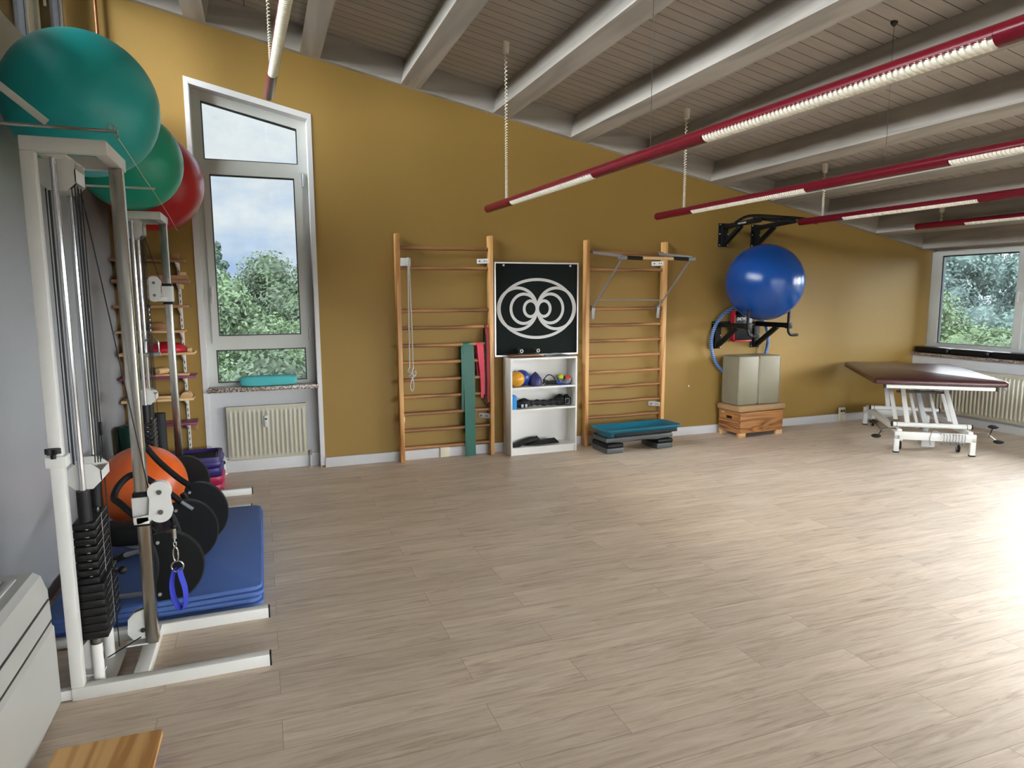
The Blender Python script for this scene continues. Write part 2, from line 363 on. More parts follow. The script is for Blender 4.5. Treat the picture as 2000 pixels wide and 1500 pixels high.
def tag(o, label, cat, group=None):
    o['label'] = label; o['category'] = cat
    if group: o['group'] = group
    return o
def thing(name, label, cat, loc, rz=0, group=None, local=False):
    o = bpy.data.objects.new(name, None); COL.objects.link(o); o.location = loc; o.rotation_euler = (0, 0, rz); o.empty_display_size = .1
    ORG[o.name] = V((0, 0, 0)) if local else V(loc)
    return tag(o, label, cat, group)
def solo(name, mb, mat, label, cat, group=None, smooth=35):
    xs = [p.x for p in mb.v]; ys = [p.y for p in mb.v]; zs = [p.z for p in mb.v]
    c = V(((min(xs)+max(xs))/2, (min(ys)+max(ys))/2, min(zs)))
    o = mb.build(name, mat, None, None, smooth, c); o.location = c; ORG[o.name] = c
    return tag(o, label, cat, group)
def struct(name, mb, mat, parent=None, smooth=35):
    o = mb.build(name, mat, parent, None, smooth)
    if parent is None: o['kind'] = 'structure'; ORG[o.name] = V((0, 0, 0))
    return o
def dup(root, loc, rz=None, label=None, group=None, sc=None):
    r = root.copy(); COL.objects.link(r); r.location = loc
    if rz is not None: r.rotation_euler = (0, 0, rz)
    if sc: r.scale = sc
    if label: r['label'] = label
    if group: r['group'] = group
    ORG[r.name] = ORG[root.name]
    for ch in list(root.children):
        c = ch.copy(); COL.objects.link(c); c.parent = r
        for g in list(ch.children):
            d = g.copy(); COL.objects.link(d); d.parent = c
    return r
def rrect(cx, cy, w, h, r, n=5):
    pts = []
    for sx, sy, a0 in ((1, 1, 0), (-1, 1, PI/2), (-1, -1, PI), (1, -1, 3*PI/2)):
        for k in range(n + 1):
            a = a0 + PI/2 * k / n
            pts.append((cx + sx*(w/2 - r) + r*cos(a), cy + sy*(h/2 - r) + r*sin(a)))
    return pts
def arc(c, r, a0, a1, n, fn):
    return [fn(c[0] + r*cos(a0 + (a1-a0)*i/n), c[1] + r*sin(a0 + (a1-a0)*i/n)) for i in range(n + 1)]
def smoothpath(pts, k=6):
    pts = [V(p) for p in pts]; out = []
    for i in range(len(pts) - 1):
        p0, p1, p2, p3 = pts[max(i-1, 0)], pts[i], pts[i+1], pts[min(i+2, len(pts)-1)]
        for j in range(k):
            t = j / k
            out.append(.5 * ((2*p1) + (p2-p0)*t + (2*p0-5*p1+4*p2-p3)*t*t + (3*p1-p0-3*p2+p3)*t**3))
    out.append(pts[-1]); return out

# ------------------------------------------------------------------ the room
YB, XL, XLW, XR, XW, YN = 6.81, -1.19, -1.40, 8.50, 8.73, -4.0
cz = lambda x: 4.235 - .2 * x          # underside of the ceiling boards
bz = lambda x: 4.0 - .2 * x            # underside of the beams
struct('floor', MB().bx(-2.0, 9.2, YN - .3, 7.3, -.2, 0), 'floor')
m = MB(); m.prism([(-1.9, 0, cz(-1.9)), (9.2, 0, cz(9.2)), (9.2, 0, cz(9.2) + .25), (-1.9, 0, cz(-1.9) + .25)], (0, 7.4 - YN + .3, 0))
for p in m.v: p.y += YN - .3
struct('ceiling', m, 'ceil', smooth=0)
# back wall: two ochre fields and the strip above the tall window
w = struct('wall_back', MB().prism([(.5, YB, 0), (9.0, YB, 0), (9.0, YB, cz(9.0)+.05), (.5, YB, cz(.5)+.05)], (0, .3, 0))
           .prism([(-1.9, YB, 0), (-.5, YB, 0), (-.5, YB, cz(-.5)+.05), (-1.9, YB, cz(-1.9)+.05)], (0, .3, 0))
           .prism([(-.5, YB, 3.592), (.5, YB, 3.372), (.5, YB, cz(.5)+.05), (-.5, YB, cz(-.5)+.05)], (0, .3, 0)), 'yellow', smooth=0)
struct('wall_niche', MB().bx(-.5, .5, 6.93, 7.1, 0, .80), 'white_wall', smooth=0)
# painted white edge round the window opening
struct('trim_1', MB().prism([(-.535, 6.804, .02), (-.497, 6.804, .02), (-.497, 6.804, 3.572), (.497, 6.804, 3.352), (.497, 6.804, .02), (.535, 6.804, .02), (.535, 6.804, 3.384), (-.535, 6.804, 3.62)], (0, .008, 0))
       .bx(-.5, -.492, 6.806, 7.0, 0, 3.55).bx(.492, .5, 6.806, 7.0, 0, 3.33).prism([(-.5, 6.806, 3.560), (.5, 6.806, 3.340), (.5, 6.806, 3.372), (-.5, 6.806, 3.592)], (0, .2, 0)), 'trimw', smooth=0)
struct('wall_left', MB().bx(-1.7, XL, YN, YB, 0, 3.18).bx(-1.7, XLW, YN, YB, 3.18, 3.24).bx(-1.7, XLW, YN, YB, 4.4, 4.56), 'grey', smooth=0)
struct('wall_right', MB().bx(XR, 9.0, YN, YB, 0, .86).bx(XW, 9.0, YN, YB, .86, .99).bx(XW, 9.0, YN, YB, 2.31, 2.62), 'white_wall', smooth=0)
struct('wall_near', MB().prism([(-1.9, YN, 2.15), (9.0, YN, 2.15), (9.0, YN, cz(9)+.05), (-1.9, YN, cz(-1.9)+.05)], (0, -.25, 0)).bx(-1.9, 9.0, YN - .25, YN, 0, .8).bx(-1.9, 1.3, YN - .25, YN, .8, 2.15).bx(8.2, 9.0, YN - .25, YN, .8, 2.15), 'white_wall', smooth=0)
struct('wall_facade', MB().bx(-1.9, 9.0, YN - .25, 7.1, -7.6, -.2), 'grey', smooth=0)
# timber frieze on the back wall and fascia box over the window band
def slant(mb, x0, x1, y0, y1, lo, hi):
    return mb.prism([(x0, y0, lo(x0)), (x1, y0, lo(x1)), (x1, y0, hi(x1)), (x0, y0, hi(x0))], (0, y1 - y0, 0))
struct('trim_2', slant(MB(), -1.4, 8.73, 6.75, YB, bz, cz), 'beamx', smooth=0)
struct('trim_3', MB().bx(8.46, XW + .02, YN, 6.75, 2.296, 2.53), 'beam', smooth=0)
for x0 in (-1.38, -.50, .455, 1.381, 2.32, 3.19, 4.09, 4.99, 5.89, 6.75, 7.60):
    wd = .18
    o = MB(); z0 = bz(x0); dx = .047
    o.prism([(x0, YN, z0), (x0 + wd, YN, z0 - .2*wd), (x0 + wd + dx, YN, z0 - .2*wd + .235), (x0 + dx, YN, z0 + .235)], (0, 6.75 - YN, 0))
    b = struct('ceiling_beam', o, 'beam', smooth=0)
struct('baseboard_back', MB().bx(.535, XR, 6.785, YB, 0, .10, .004), 'trimw')
struct('baseboard_left', MB().bx(-.5, .5, 6.91, 6.93, 0, .13, .004).bx(-1.19, -.535, 6.79, YB, 0, .1), 'trimw')
struct('baseboard_right', MB().bx(8.47, XR, YN, 6.785, 0, .10, .004), 'trimw')
# copper pipe in the corner
solo('heating_pipe', MB().cyl((-1.155, 6.765, 0), (-1.155, 6.765, 4.2), .012, n=14), 'copper', 'thin copper heating pipe running up the back left corner', 'pipe')

# ------------------------------------------------------------------ tall back window
def frame_loop(o, i, y0, y1):
    return MB().ring([(x, y0, z) for x, z in o], [(x, y0, z) for x, z in i], (0, y1 - y0, 0))
OUT = [(-.492, .845), (.492, .845), (.492, 3.342), (-.492, 3.562)]
TOP = [(-.415, 2.946), (.408, 2.946), (.408, 3.274), (-.415, 3.459)]
MIDO = [(-.435, 1.26), (.432, 1.26), (.432, 2.88), (-.435, 2.88)]
MIDP = [(-.376, 1.326), (.366, 1.326), (.366, 2.812), (-.376, 2.812)]
LOW = [(-.41, .876), (.405, .876), (.405, 1.192), (-.41, 1.192)]
win = bpy.data.objects.new('window_1', None); COL.objects.link(win); win['kind'] = 'structure'; ORG['window_1'] = V((0, 0, 0))
mb = MB()
mb.prism([(-.492, 6.95, .845), (-.41, 6.95, .845), (-.415, 6.95, 3.459), (.408, 6.95, 3.274), (.405, 6.95, .845), (.492, 6.95, .845), (.492, 6.95, 3.342), (-.492, 6.95, 3.562)], (0, .07, 0))
mb.bx(-.412, .406, 6.95, 7.02, .845, .876).bx(-.412, .406, 6.95, 7.02, 1.192, 1.275).bx(-.414, .407, 6.95, 7.02, 2.868, 2.946)
mb.build('window_frame', 'frame', win, smooth=0)
mb = frame_loop(MIDO, MIDP, 6.925, 6.99); mb.build('sash_frame', 'frame', win, smooth=0)
mb = MB()
for lp in (TOP, MIDP, LOW):
    c = (sum(p[0] for p in lp)/4, sum(p[1] for p in lp)/4)
    inn = [(x + (.008 if x < c[0] else -.008), z + (.008 if z < c[1] else -.01)) for x, z in lp]
    y = 6.955 if lp is not MIDP else 6.93
    mb.ring([(x, y, z) for x, z in lp], [(x, y, z) for x, z in inn], (0, .05, 0))
mb.build('gasket', 'gasket', win, smooth=0)
for lp, y in ((TOP, 6.985), (MIDP, 6.975), (LOW, 6.985)):
    MB().prism([(x, y, z) for x, z in lp], (0, .008, 0)).build('window_pane', 'tglass', win, smooth=0)
h = MB().bx(-.42, -.396, 6.91, 6.925, 1.72, 1.79, .004).cyl((-.408, 6.925, 1.765), (-.408, 6.89, 1.765), .009).tube(smoothpath([(-.408, 6.89, 1.77), (-.409, 6.885, 1.72), (-.412, 6.887, 1.635)]), .009, 8)
h.build('window_handle', 'trimw', win)
MB().bx(.437, .452, 6.915, 6.95, 2.74, 2.86, .003).bx(.437, .452, 6.915, 6.95, 1.27, 1.38, .003).build('hinge', 'trimw', win)
struct('window_sill_1', MB().bx(-.5, .5, 6.775, 6.96, .803, .845, .005), 'granite')
# cushion on the sill
def pillow(c, sx, sy, sz, e=.35, n=28):
    def sg(t, p): return math.copysign(abs(t) ** p, t)
    mb = MB()
    mb.grid(lambda u, v: (c[0] + sx/2*sg(cos(PI*(v-.5)), e)*sg(cos(2*PI*u), e), c[1] + sy/2*sg(cos(PI*(v-.5)), e)*sg(sin(2*PI*u), e), c[2] + sz/2*sg(sin(PI*(v-.5)), e)), n*2, n)
    return mb
solo('seat_cushion', pillow((.045, 6.845, .895), .52, .115, .10, .42), 'cushion', 'turquoise padded cushion lying on the granite sill of the tall window', 'cushion', smooth=60)

# ------------------------------------------------------------------ radiators
def ribs(mb, p0, du, length, z0, z1, nrm, pitch, depth):
    """pressed steel front: flutes along du, bulging along nrm"""
    p0, du, nrm = V(p0), V(du), V(nrm); n = int(round(length / pitch)); k = 8
    N_ = n * k
    prof = []
    for i in range(N_ + 1):
        t = i / k % 1; s_ = min(1, max(0, (abs(t - .5) - .17) / .12)); prof.append(1 - s_*s_*(3 - 2*s_))
    rows = [(z0, 0), (z0 + .03, 0), (z0 + .05, 1), (z1 - .05, 1), (z1 - .03, 0), (z1, 0)]
    vs = [p0 + du*(length*i/N_) + nrm*(depth*prof[i]*a) + V((0, 0, z)) for z, a in rows for i in range(N_ + 1)]
    fs = [[r*(N_+1)+i, r*(N_+1)+i+1, (r+1)*(N_+1)+i+1, (r+1)*(N_+1)+i] for r in range(len(rows)-1) for i in range(N_)]
    return mb.add(vs, fs)
t = thing('radiator', 'small cream panel radiator in the niche under the tall window', 'radiator', (.012, 6.88, 0))
mb = MB().bx(-.348, .373, 6.862, 6.915, .125, .64, .004); ribs(mb, (-.340, 6.8615, 0), (1, 0, 0), .705, .135, .63, (0, -1, 0), .0415, .012); mb.build('panel', 'rad', t)
mb = MB()
for i in range(46): mb.bx(-.342 + i*.0155, -.335 + i*.0155, 6.866, 6.912, .638, .648)
mb.build('grille', 'dark', t, smooth=0)
MB().bx(-.352, .377, 6.856, 6.864, .622, .652).bx(-.352, -.345, 6.86, 6.92, .125, .65).bx(.37, .377, 6.86, 6.92, .125, .65).build('side_cover', 'rad', t, smooth=0)
MB().bx(-.018, .018, 6.83, 6.855, .44, .555, .005).build('heat_meter', 'trimw', t)
MB().bx(-.012, .01, 6.826, 6.83, .515, .528).build('display', 'black', t, smooth=0)
for x, hd in ((-.395, 1), (.40, 0)):
    MB().cyl((x, 6.88, 0), (x, 6.88, .13), .009, n=12).lathe([(.024, 0), (.024, .006), (.012, .012)], (x, 6.88, 0), 20).build('pipe', 'trimw', t)
    v = MB().cyl((x, 6.88, .12), (x, 6.88, .17), .013, n=14).cyl((x, 6.88, .15), (x + (.05 if hd else -.03), 6.88, .15), .010, n=12)
    v.build('valve', 'steel' if not hd else 'trimw', t)
    if hd:
        MB().cyl((x, 6.87, .13), (x - .005, 6.81, .13), .026, .022, n=20).build('thermostat_knob', 'trimw', t)
        MB().cyl((x - .005, 6.81, .13), (x - .005, 6.807, .13), .019, n=20).build('knob_face', 'black', t)
t = thing('radiator', 'long cream panel radiator under the right window behind the treatment table', 'radiator', (8.44, 4.8, 0))
mb = MB().bx(8.425, 8.465, 3.2, 6.375, .13, .715, .004); ribs(mb, (8.424, 3.215, 0), (0, 1, 0), 3.145, .14, .705, (-1, 0, 0), .05, .016); mb.build('panel', 'rad', t)
MB().bx(8.405, 8.475, 3.195, 6.38, .714, .724).bx(8.405, 8.475, 6.372, 6.38, .13, .72).build('side_cover', 'rad', t, smooth=0)
MB().bx(8.39, 8.41, 5.45, 5.48, .52, .62, .004).build('heat_meter', 'trimw', t)
for y in (3.4, 6.2): MB().cyl((8.44, y, 0), (8.44, y, .14), .01, n=12).build('pipe', 'trimw', t)

# ------------------------------------------------------------------ window band on the right
def band_window(name, y1, y0, x, z0, z1, sash=.155, s=1, bot=.03):
    r = bpy.data.objects.new(name, None); COL.objects.link(r); r['kind'] = 'structure'; ORG[r.name] = V((0, 0, 0))
    a, b = y0 + sash*.95, y1 - sash
    MB().ring([(x, y0, z0), (x, y1, z0), (x, y1, z1), (x, y0, z1)], [(x, y0+.06, z0+bot), (x, y1-.06, z0+bot), (x, y1-.06, z1-.05), (x, y0+.06, z1-.05)], (.07*s, 0, 0)).build('window_frame', 'frame', r, smooth=0)
    MB().ring([(x-.02*s, y0+.05, z0+bot*.5), (x-.02*s, y1-.05, z0+bot*.5), (x-.02*s, y1-.05, z1-.04), (x-.02*s, y0+.05, z1-.04)], [(x-.02*s, a, z0+bot), (x-.02*s, b, z0+bot), (x-.02*s, b, z1-.11), (x-.02*s, a, z1-.11)], (.065*s, 0, 0)).build('sash_frame', 'frame', r, smooth=0)
    MB().ring([(x, a, z0+bot), (x, b, z0+bot), (x, b, z1-.11), (x, a, z1-.11)], [(x, a+.012, z0+bot+.008), (x, b-.014, z0+bot+.008), (x, b-.014, z1-.125), (x, a+.012, z1-.125)], (.04*s, 0, 0)).build('gasket', 'gasket', r, smooth=0)
    MB().bx(x+.02*s, x+.028*s, a, b, z0+bot, z1-.11).build('window_pane', 'tglass' if name == 'window_2' else 'glass', r, smooth=0)
    MB().bx(x-.03*s, x-.02*s, a-.075, a-.045, 1.62 if z1 < 3 else z0+.55, 1.70 if z1 < 3 else z0+.63, .003).tube(smoothpath([(x-.03*s, a-.06, (z0+z1)/2+.05), (x-.065*s, a-.06, (z0+z1)/2+.045), (x-.07*s, a-.06, (z0+z1)/2-.06)]), .009, 8).build('window_handle', 'trimw', r)
    return r
n = 2
for k in range(8):
    y1 = 6.80 - 1.30*k
    band_window('window_%d' % n, y1, y1 - 1.30 + .0, XW, .99, 2.31); n += 1
struct('window_sill_2', MB().bx(8.42, XW, YN, 6.80, .86, .895, .005), 'granite')
for k in range(11):
    y1 = 6.79 - .96*k
    band_window('window_%d' % n, y1, y1 - .90, XLW, 3.24, 4.40, .12, -1, .06); n += 1
for k in range(6):                       # the window band behind the camera
    r_ = band_window('window_%d' % n, 1.3 + 1.15*k + 1.15, 1.3 + 1.15*k, -YN + .08, .82, 2.14); n += 1
    r_.rotation_euler = (0, 0, -PI/2)
mb = MB()
for k in range(10): mb.bx(-1.52, XLW + .005, 6.79 - .96*k - .96, 6.79 - .96*k - .90, 3.24, 4.4)
struct('trim_4', mb, 'frame', smooth=0)
for k, (a, b, lb) in enumerate(((6.775, 6.27, 'in the room corner, farthest from the camera'), (6.262, 5.74, 'second out from the room corner'), (5.732, 5.20, 'third out from the room corner, above the table corner'), (5.19, 4.66, 'at the right edge of the photo'))):
    solo('bolster', pillow((8.555, (a+b)/2, .9365), .21, a - b, .083, .32), 'vinylb', 'black bolster on the right sill, ' + lb, 'bolster', 'black bolsters on the right sill', 60)

# ------------------------------------------------------------------ ceiling lamps
def lamp(lbl, tip, slope, ylast, coil_y, wires, z):
    x0, y0 = tip; X = lambda y: x0 + slope * (y0 - y)
    t = thing('pendant_tube_lamp', lbl, 'lamp', (X(y0), y0, z), 0, 'red tube lamps under the ceiling')
    r = .037; bounds = []; y = y0 - .60; lou = []
    while y - 1.35 > ylast + .3:
        lou.append((y, y - 1.42)); y -= 1.42 + 1.13
    solid = []; cur = y0
    for a, b in lou: solid.append((cur, a)); cur = b
    solid.append((cur, ylast))
    mb = MB(); n_ = 20
    def half(a, b, a0, a1, rr):
        k = 14
        vs = [(X(yy) + q*cos(a0 + (a1-a0)*i/k), yy, z + q*sin(a0 + (a1-a0)*i/k)) for yy in (a, b) for q in (rr, rr - .004) for i in range(k+1)]
        m_ = k + 1; fs = []
        for i in range(k):
            fs += [[i, i+1, 2*m_+i+1, 2*m_+i], [m_+i+1, m_+i, 3*m_+i, 3*m_+i+1], [i+1, i, m_+i, m_+i+1], [2*m_+i, 2*m_+i+1, 3*m_+i+1, 3*m_+i]]
        fs += [[0, 2*m_, 3*m_, m_], [k, m_+k, 3*m_+k, 2*m_+k]]
        mb.add(vs, fs)
    for a, b in lou: half(a, b, -.3, PI + .3, r)
    for a, b in solid: mb.cyl((X(a), a, z), (X(b), b, z), r, n=28)
    mb.build('housing', 'red_tube', t)
    for a, b in lou:
        q = MB(); L_ = a - b; nf = int(L_ / .024)
        q.cyl((X(a-.003), a - .003, z - .004), (X(b+.003), b + .003, z - .004), .028, n=16)
        for i in range(nf):
            yy = a - .012 - i * (L_ - .02) / nf
            q.prism([(X(yy) + .0365*cos(g), yy, z + .0385*sin(g)) for g in [PI + .18 + (PI - .36)*k/10 for k in range(11)]], (0, -.013, 0))
        q.build('louvre', 'louv', t)
    # coiled flex from a ceiling rose
    cx, cy = X(coil_y), coil_y; zt = cz(cx) - .09; zb = z + r - .003
    q = MB(); pts = []; turns = int((zt - zb) / .021); N_ = turns * 9
    for i in range(N_ + 1):
        u = i / N_; zz = zb + (zt - zb) * (.55*u + .45*u**2.6); g = 2*PI*turns*u
        pts.append((cx + .0105*cos(g), cy + .0105*sin(g), zz))
    q.tube(pts, .0037, 5); q.cyl((cx, cy, zt - .01), (cx, cy, zt + .02), .004, n=8); q.build('coiled_cord', 'cordw', t)
    MB().lathe([(.024, 0), (.027, .02), (.031, .085), (.031, .105)], (cx, cy, zt), 20).build('ceiling_rose', 'cordw', t)
    for wy in wires:
        MB().cyl((X(wy), wy, z + r - .004), (X(wy), wy, cz(X(wy)) + .0), .0016, n=6).lathe([(.006, -.03), (.022, -.012), (.022, .006)], (X(wy), wy, cz(X(wy))), 14).build('suspension_wire', 'dark', t)
    return t
lamp('red tube lamp hanging highest at the far left, before the tall window', (.150, 6.0), .034, -1.2, 5.55, (3.4,), 3.30)
lamp('red tube lamp nearest the camera, crossing the whole right ceiling', (2.046, 6.126), .037, -1.2, 5.66, (3.47, .6), 2.50)
lamp('red tube lamp passing behind the big one, in line with the second wall bars', (3.907, 6.16), .015, -1.2, 5.70, (3.47, .6), 2.50)
lamp('red tube lamp whose end meets the black pull-up bar', (5.764, 6.138), .012, -1.2, 5.82, (3.47, .6), 2.50)
lamp('red tube lamp farthest right, above the corner window', (7.532, 6.11), .02, -1.2, 5.80, (3.47, .6), 2.50)

# ------------------------------------------------------------------ wall bars
def wall_bars(x0, x1, rungs, label, top):
    t = thing('wall_bars', label, 'wall bars', ((x0+x1)/2, 6.73, 0))
    for x, lb in ((x0, 0), (x1 - .045, 1)):
        MB().bx(x, x + .045, 6.68, 6.768, 0, top, .006).build('post', 'pine', t)
    for z in rungs:
        MB().tube([(x0 + .02, 6.728, z), (x0 + .3, 6.728, z), ((x0+x1)/2, 6.728, z - .004), (x1 - .3, 6.728, z), (x1 - .02, 6.728, z)], .0185, 14).build('rung', 'pinex', t)
    for x, sgn, zz in ((x1 - .045, -1, 2.05), (x1 - .045, -1, .42), (x0 + .045, 1, 2.03), (x0 + .045, 1, .43)):
        big = sgn < 0
        mb = MB().bx(x, x + sgn*.006, 6.70, 6.80, zz - .025, zz + .025, .002).bx(x, x + sgn*(.085 if big else .03), 6.80, YB - .001, zz - .025, zz + .025, .002)
        if big: mb.prism([(x, 6.70, zz - .024), (x, 6.704, zz - .024), (x - .095, 6.806, zz - .024), (x - .095, 6.802, zz - .024)], (0, 0, .048))
        b = mb.build('wall_bracket', 'wpaint', t)
        if big: MB().cyl((x - .0745, 6.772, zz), (x - .079, 6.768, zz), .008, n=8).cyl((x - .02, 6.716, zz), (x - .024, 6.712, zz), .006, n=8).cyl((x - .035, 6.734, zz), (x - .039, 6.73, zz), .006, n=8).build('screw', 'dark', b)
    return t
wall_bars(1.272, 2.285, [2.169, 1.973, 1.547, 1.373, 1.193, 1.021, .844, .670, .495, .320, .138], 'wooden wall bars hung with a rope and rubber bands', 2.305)
wall_bars(3.355, 4.392, [2.160, 1.976, 1.542, 1.361, 1.185, 1.012, .832, .662, .487, .315, .14], 'wooden wall bars with a fold-out pull-up bar hooked on', 2.29)
# rope
mb = MB().bx(1.317, 1.415, 6.652, 6.70, 1.985, 2.065, .004).bx(1.375, 1.40, 6.64, 6.655, 2.0, 2.07, .004)
solo('rope_holder', mb, 'wpaint', 'white metal rope holder screwed to the first wall bars', 'bracket')
mb = MB()
mb.tube(smoothpath([(1.372, 6.63, .98), (1.376, 6.625, 1.5), (1.383, 6.625, 2.02), (1.388, 6.622, 2.046), (1.393, 6.625, 2.02), (1.402, 6.625, 1.5), (1.408, 6.63, .98)]), .0065, 8)
mb.tube(smoothpath([(1.372, 6.63, .99), (1.355, 6.63, .95), (1.385, 6.615, .92), (1.36, 6.632, .90), (1.39, 6.61, .88), (1.372, 6.63, .80), (1.392, 6.625, .745), (1.41, 6.63, .80), (1.40, 6.615, .89), (1.425, 6.63, .90), (1.39, 6.612, .93), (1.408, 6.63, .985)]), .0075, 8)
mb.tube(smoothpath([(1.40, 6.62, .93), (1.425, 6.61, .95), (1.43, 6.62, .91), (1.40, 6.61, .885)]), .007, 8)
solo('rope', mb, 'rope', 'knotted black and white flecked rope hanging in a long loop', 'rope')
# bands over the rungs
def drape(xa, xb, zr, zfront, zback, th=.0025, sway=0, tw=0., n=16):
    yc = 6.728; R_ = .0205; pl = []; 
    for i in range(n): pl.append((yc - R_ - .004 - .012*sin(3*i/n), zfront + (zr - zfront)*i/n, i/n))
    for i in range(9):
        g = PI - PI*i/8; pl.append((yc + R_*cos(g), zr + R_*sin(g), 1))
    for i in range(1, 7): pl.append((yc + R_ + .004, zr - (zr - zback)*i/6, 1 - .3*i/6))
    le = [(xa + sway*(1-k) + tw*sin(5*k), y, z) for y, z, k in pl]; ri = [(xb + sway*(1-k) - tw*sin(4*k), y + .006*sin(7*k), z) for y, z, k in pl]
    return MB().sheet(le, ri, th)
t = thing('exercise_band', 'wide green rubber exercise band hanging over a rung to the floor', 'exercise band', (2.01, 6.70, 0))
drape(1.955, 2.070, 1.193, .006, .25, .003, .01).build('front_length', 'band_g', t)
drape(1.930, 2.050, 1.193, .50, .85, .002, .0).build('folded_length', 'band_g', t)
for p in t.children:
    if p.name.startswith('folded'): p.location = (0, .004, -.002)
solo('exercise_band', drape(2.108, 2.17, 1.193, .62, .86, .004, .035, .006), 'band_r', 'short bright red rubber band looped over a rung', 'exercise band')
t = thing('resistance_strap', 'long dark red and black strap loop beside the right post of the first wall bars', 'strap', (2.22, 6.70, .55))
drape(2.198, 2.228, 1.373, .57, 1.1, .003, .018).build('red_strap', 'strapr', t)
mb = drape(2.19, 2.205, 1.373, .60, 1.2, .003, .0)
mb.tube(smoothpath([(2.185, 6.695, .66), (2.18, 6.692, .58), (2.20, 6.692, .552), (2.225, 6.695, .556)]), .008, 8); mb.build('black_loop', 'strap', t)
# fold-out pull-up bar
t = thing('pull_up_bar', 'grey folding pull-up bar with padded wooden grip hooked on the second wall bars', 'pull-up bar', (3.9, 6.4, 1.5))
MB().cyl((3.47, 6.10, 2.072), (4.335, 6.10, 2.066), .0165, n=16).build('wooden_bar', 'beech', t)
for a, b in ((3.50, 3.70), (4.07, 4.26)): MB().cyl((a, 6.10, 2.0715), (b, 6.10, 2.067), .0195, n=16).build('grip', 'rubber', t)
for x in (3.475, 4.30):
    MB().cyl((x - .045, 6.10, 2.071), (x + .04, 6.10, 2.069), .023, n=18).build('end_cap', 'grey_arm', t)
    xi = 3.45 if x < 4 else 4.285
    MB().bar((xi, 6.70, 2.155), (x, 6.10, 2.085), .012, .028).tube([(xi, 6.69, 2.155), (xi, 6.715, 2.184), (xi, 6.75, 2.178)], .008, 8).build('upper_arm', 'grey_arm', t)
    MB().tube([(x, 6.12, 2.06), (xi, 6.69, 1.555)], .010, 10).bar((xi, 6.69, 1.565), (xi, 6.70, 1.43), .035, .012).tube([(xi, 6.70, 1.56), (xi, 6.735, 1.571), (xi, 6.755, 1.55)], .012, 8).build('lower_arm', 'grey_arm', t)
MB().cyl((3.455, 6.60, 1.64), (4.29, 6.60, 1.635), .0075, n=10).build('cross_rod', 'grey_arm', t)

# ------------------------------------------------------------------ board with circle emblem
t = thing('wall_board', 'dark green-black board with pale interlocking circles between the wall bars', 'board', (2.81, 6.775, 1.05))
MB().bx(2.335, 3.29, 6.765, 6.785, 1.055, 2.034).build('panel', 'board', t, smooth=0)
MB().ring([(2.322, 6.758, 1.045), (3.300, 6.758, 1.045), (3.300, 6.758, 2.044), (2.322, 6.758, 2.044)], [(2.336, 6.758, 1.06), (3.286, 6.758, 1.06), (3.286, 6.758, 2.03), (2.336, 6.758, 2.03)], (0, .03, 0)).build('frame', 'alu', t, smooth=0)
def oval(cx, c_z, rx, rz_, w_, y=6.7625, n=64):
    o = [(cx + (rx + w_/2)*cos(2*PI*i/n), y, c_z + (rz_ + w_/2)*sin(2*PI*i/n)) for i in range(n)]
    q = [(cx + (rx - w_/2)*cos(2*PI*i/n), y, c_z + (rz_ - w_/2)*sin(2*PI*i/n)) for i in range(n)]
    return o, q
mb = MB(); cx_, cz_ = 2.811, 1.552; wl = .031; d_ = 0
mb.ring(*oval(cx_, cz_, .436, .312, wl), (0, .002, 0))
for rx, rz_ in ((.222, .222), (.150, .157), (.074, .084)):
    for sg_ in (-1, 1):
        d_ += 1
        o, q = oval(cx_ + sg_*(rx + .004), cz_, rx, rz_, wl, 6.7625 - .0003*d_); mb.ring(o, q, (0, .002 + .0003*d_, 0))
mb.build('circle_emblem', 'logo', t, smooth=0)
for x in (2.425, 3.20): MB().cyl((x, 6.766, 2.012), (x, 6.755, 2.012), .011, n=14).build('screw_cap', 'logo', t)

# ------------------------------------------------------------------ bookcase and its contents
SX0, SX1, SY0, SY1 = 2.418, 3.188, 6.54, 6.782
t = thing('bookcase', 'low white bookcase under the circle board', 'bookcase', (2.80, 6.66, 0))
for x in (SX0, SX1 - .018): MB().bx(x, x + .018, SY0, SY1, 0, 1.04, .001).build('side_panel', 'melamine', t)
MB().bx(SX0 + .018, SX1 - .018, SY0, SY1, 1.022, 1.04).build('top', 'melamine', t)
for z in (.730, .497, .082): MB().bx(SX0 + .018, SX1 - .018, SY0 + .004, SY1 - .01, z - .018, z).build('shelf', 'melamine', t, smooth=0)
MB().bx(SX0 + .018, SX1 - .018, SY1 - .008, SY1, .06, 1.03).build('back_panel', 'melamine', t, smooth=0)
MB().bx(SX0 + .018, SX1 - .018, SY0 + .02, SY0 + .035, 0, .066).build('kickboard', 'melamine', t, smooth=0)
G = 'things in the white bookcase'
solo('gym_ball_small', MB().sphere((2.523, 6.63, .812), .081, 28), 'yball', 'small yellow ball on the top bookcase shelf', 'ball', smooth=60)
solo('gym_ball_small', MB().sphere((2.60, 6.684, .817), .086, 28), 'bball', 'small blue ball behind the yellow one in the bookcase', 'ball', smooth=60)
mb = MB(); mb.lathe([(.004, .148), (.03, .125), (.062, .085), (.076, .04), (.074, .004), (.0, .0)], (2.745, 6.66, .7305), 24); solo('rubber_cone', mb, 'pball', 'navy rubber cone cap beside the blue ball in the bookcase', 'cone', smooth=60)
t = thing('resistance_tube', 'tangled black resistance tubing with handles on the top bookcase shelf', 'resistance tube', (2.90, 6.65, .73))
mb = MB()
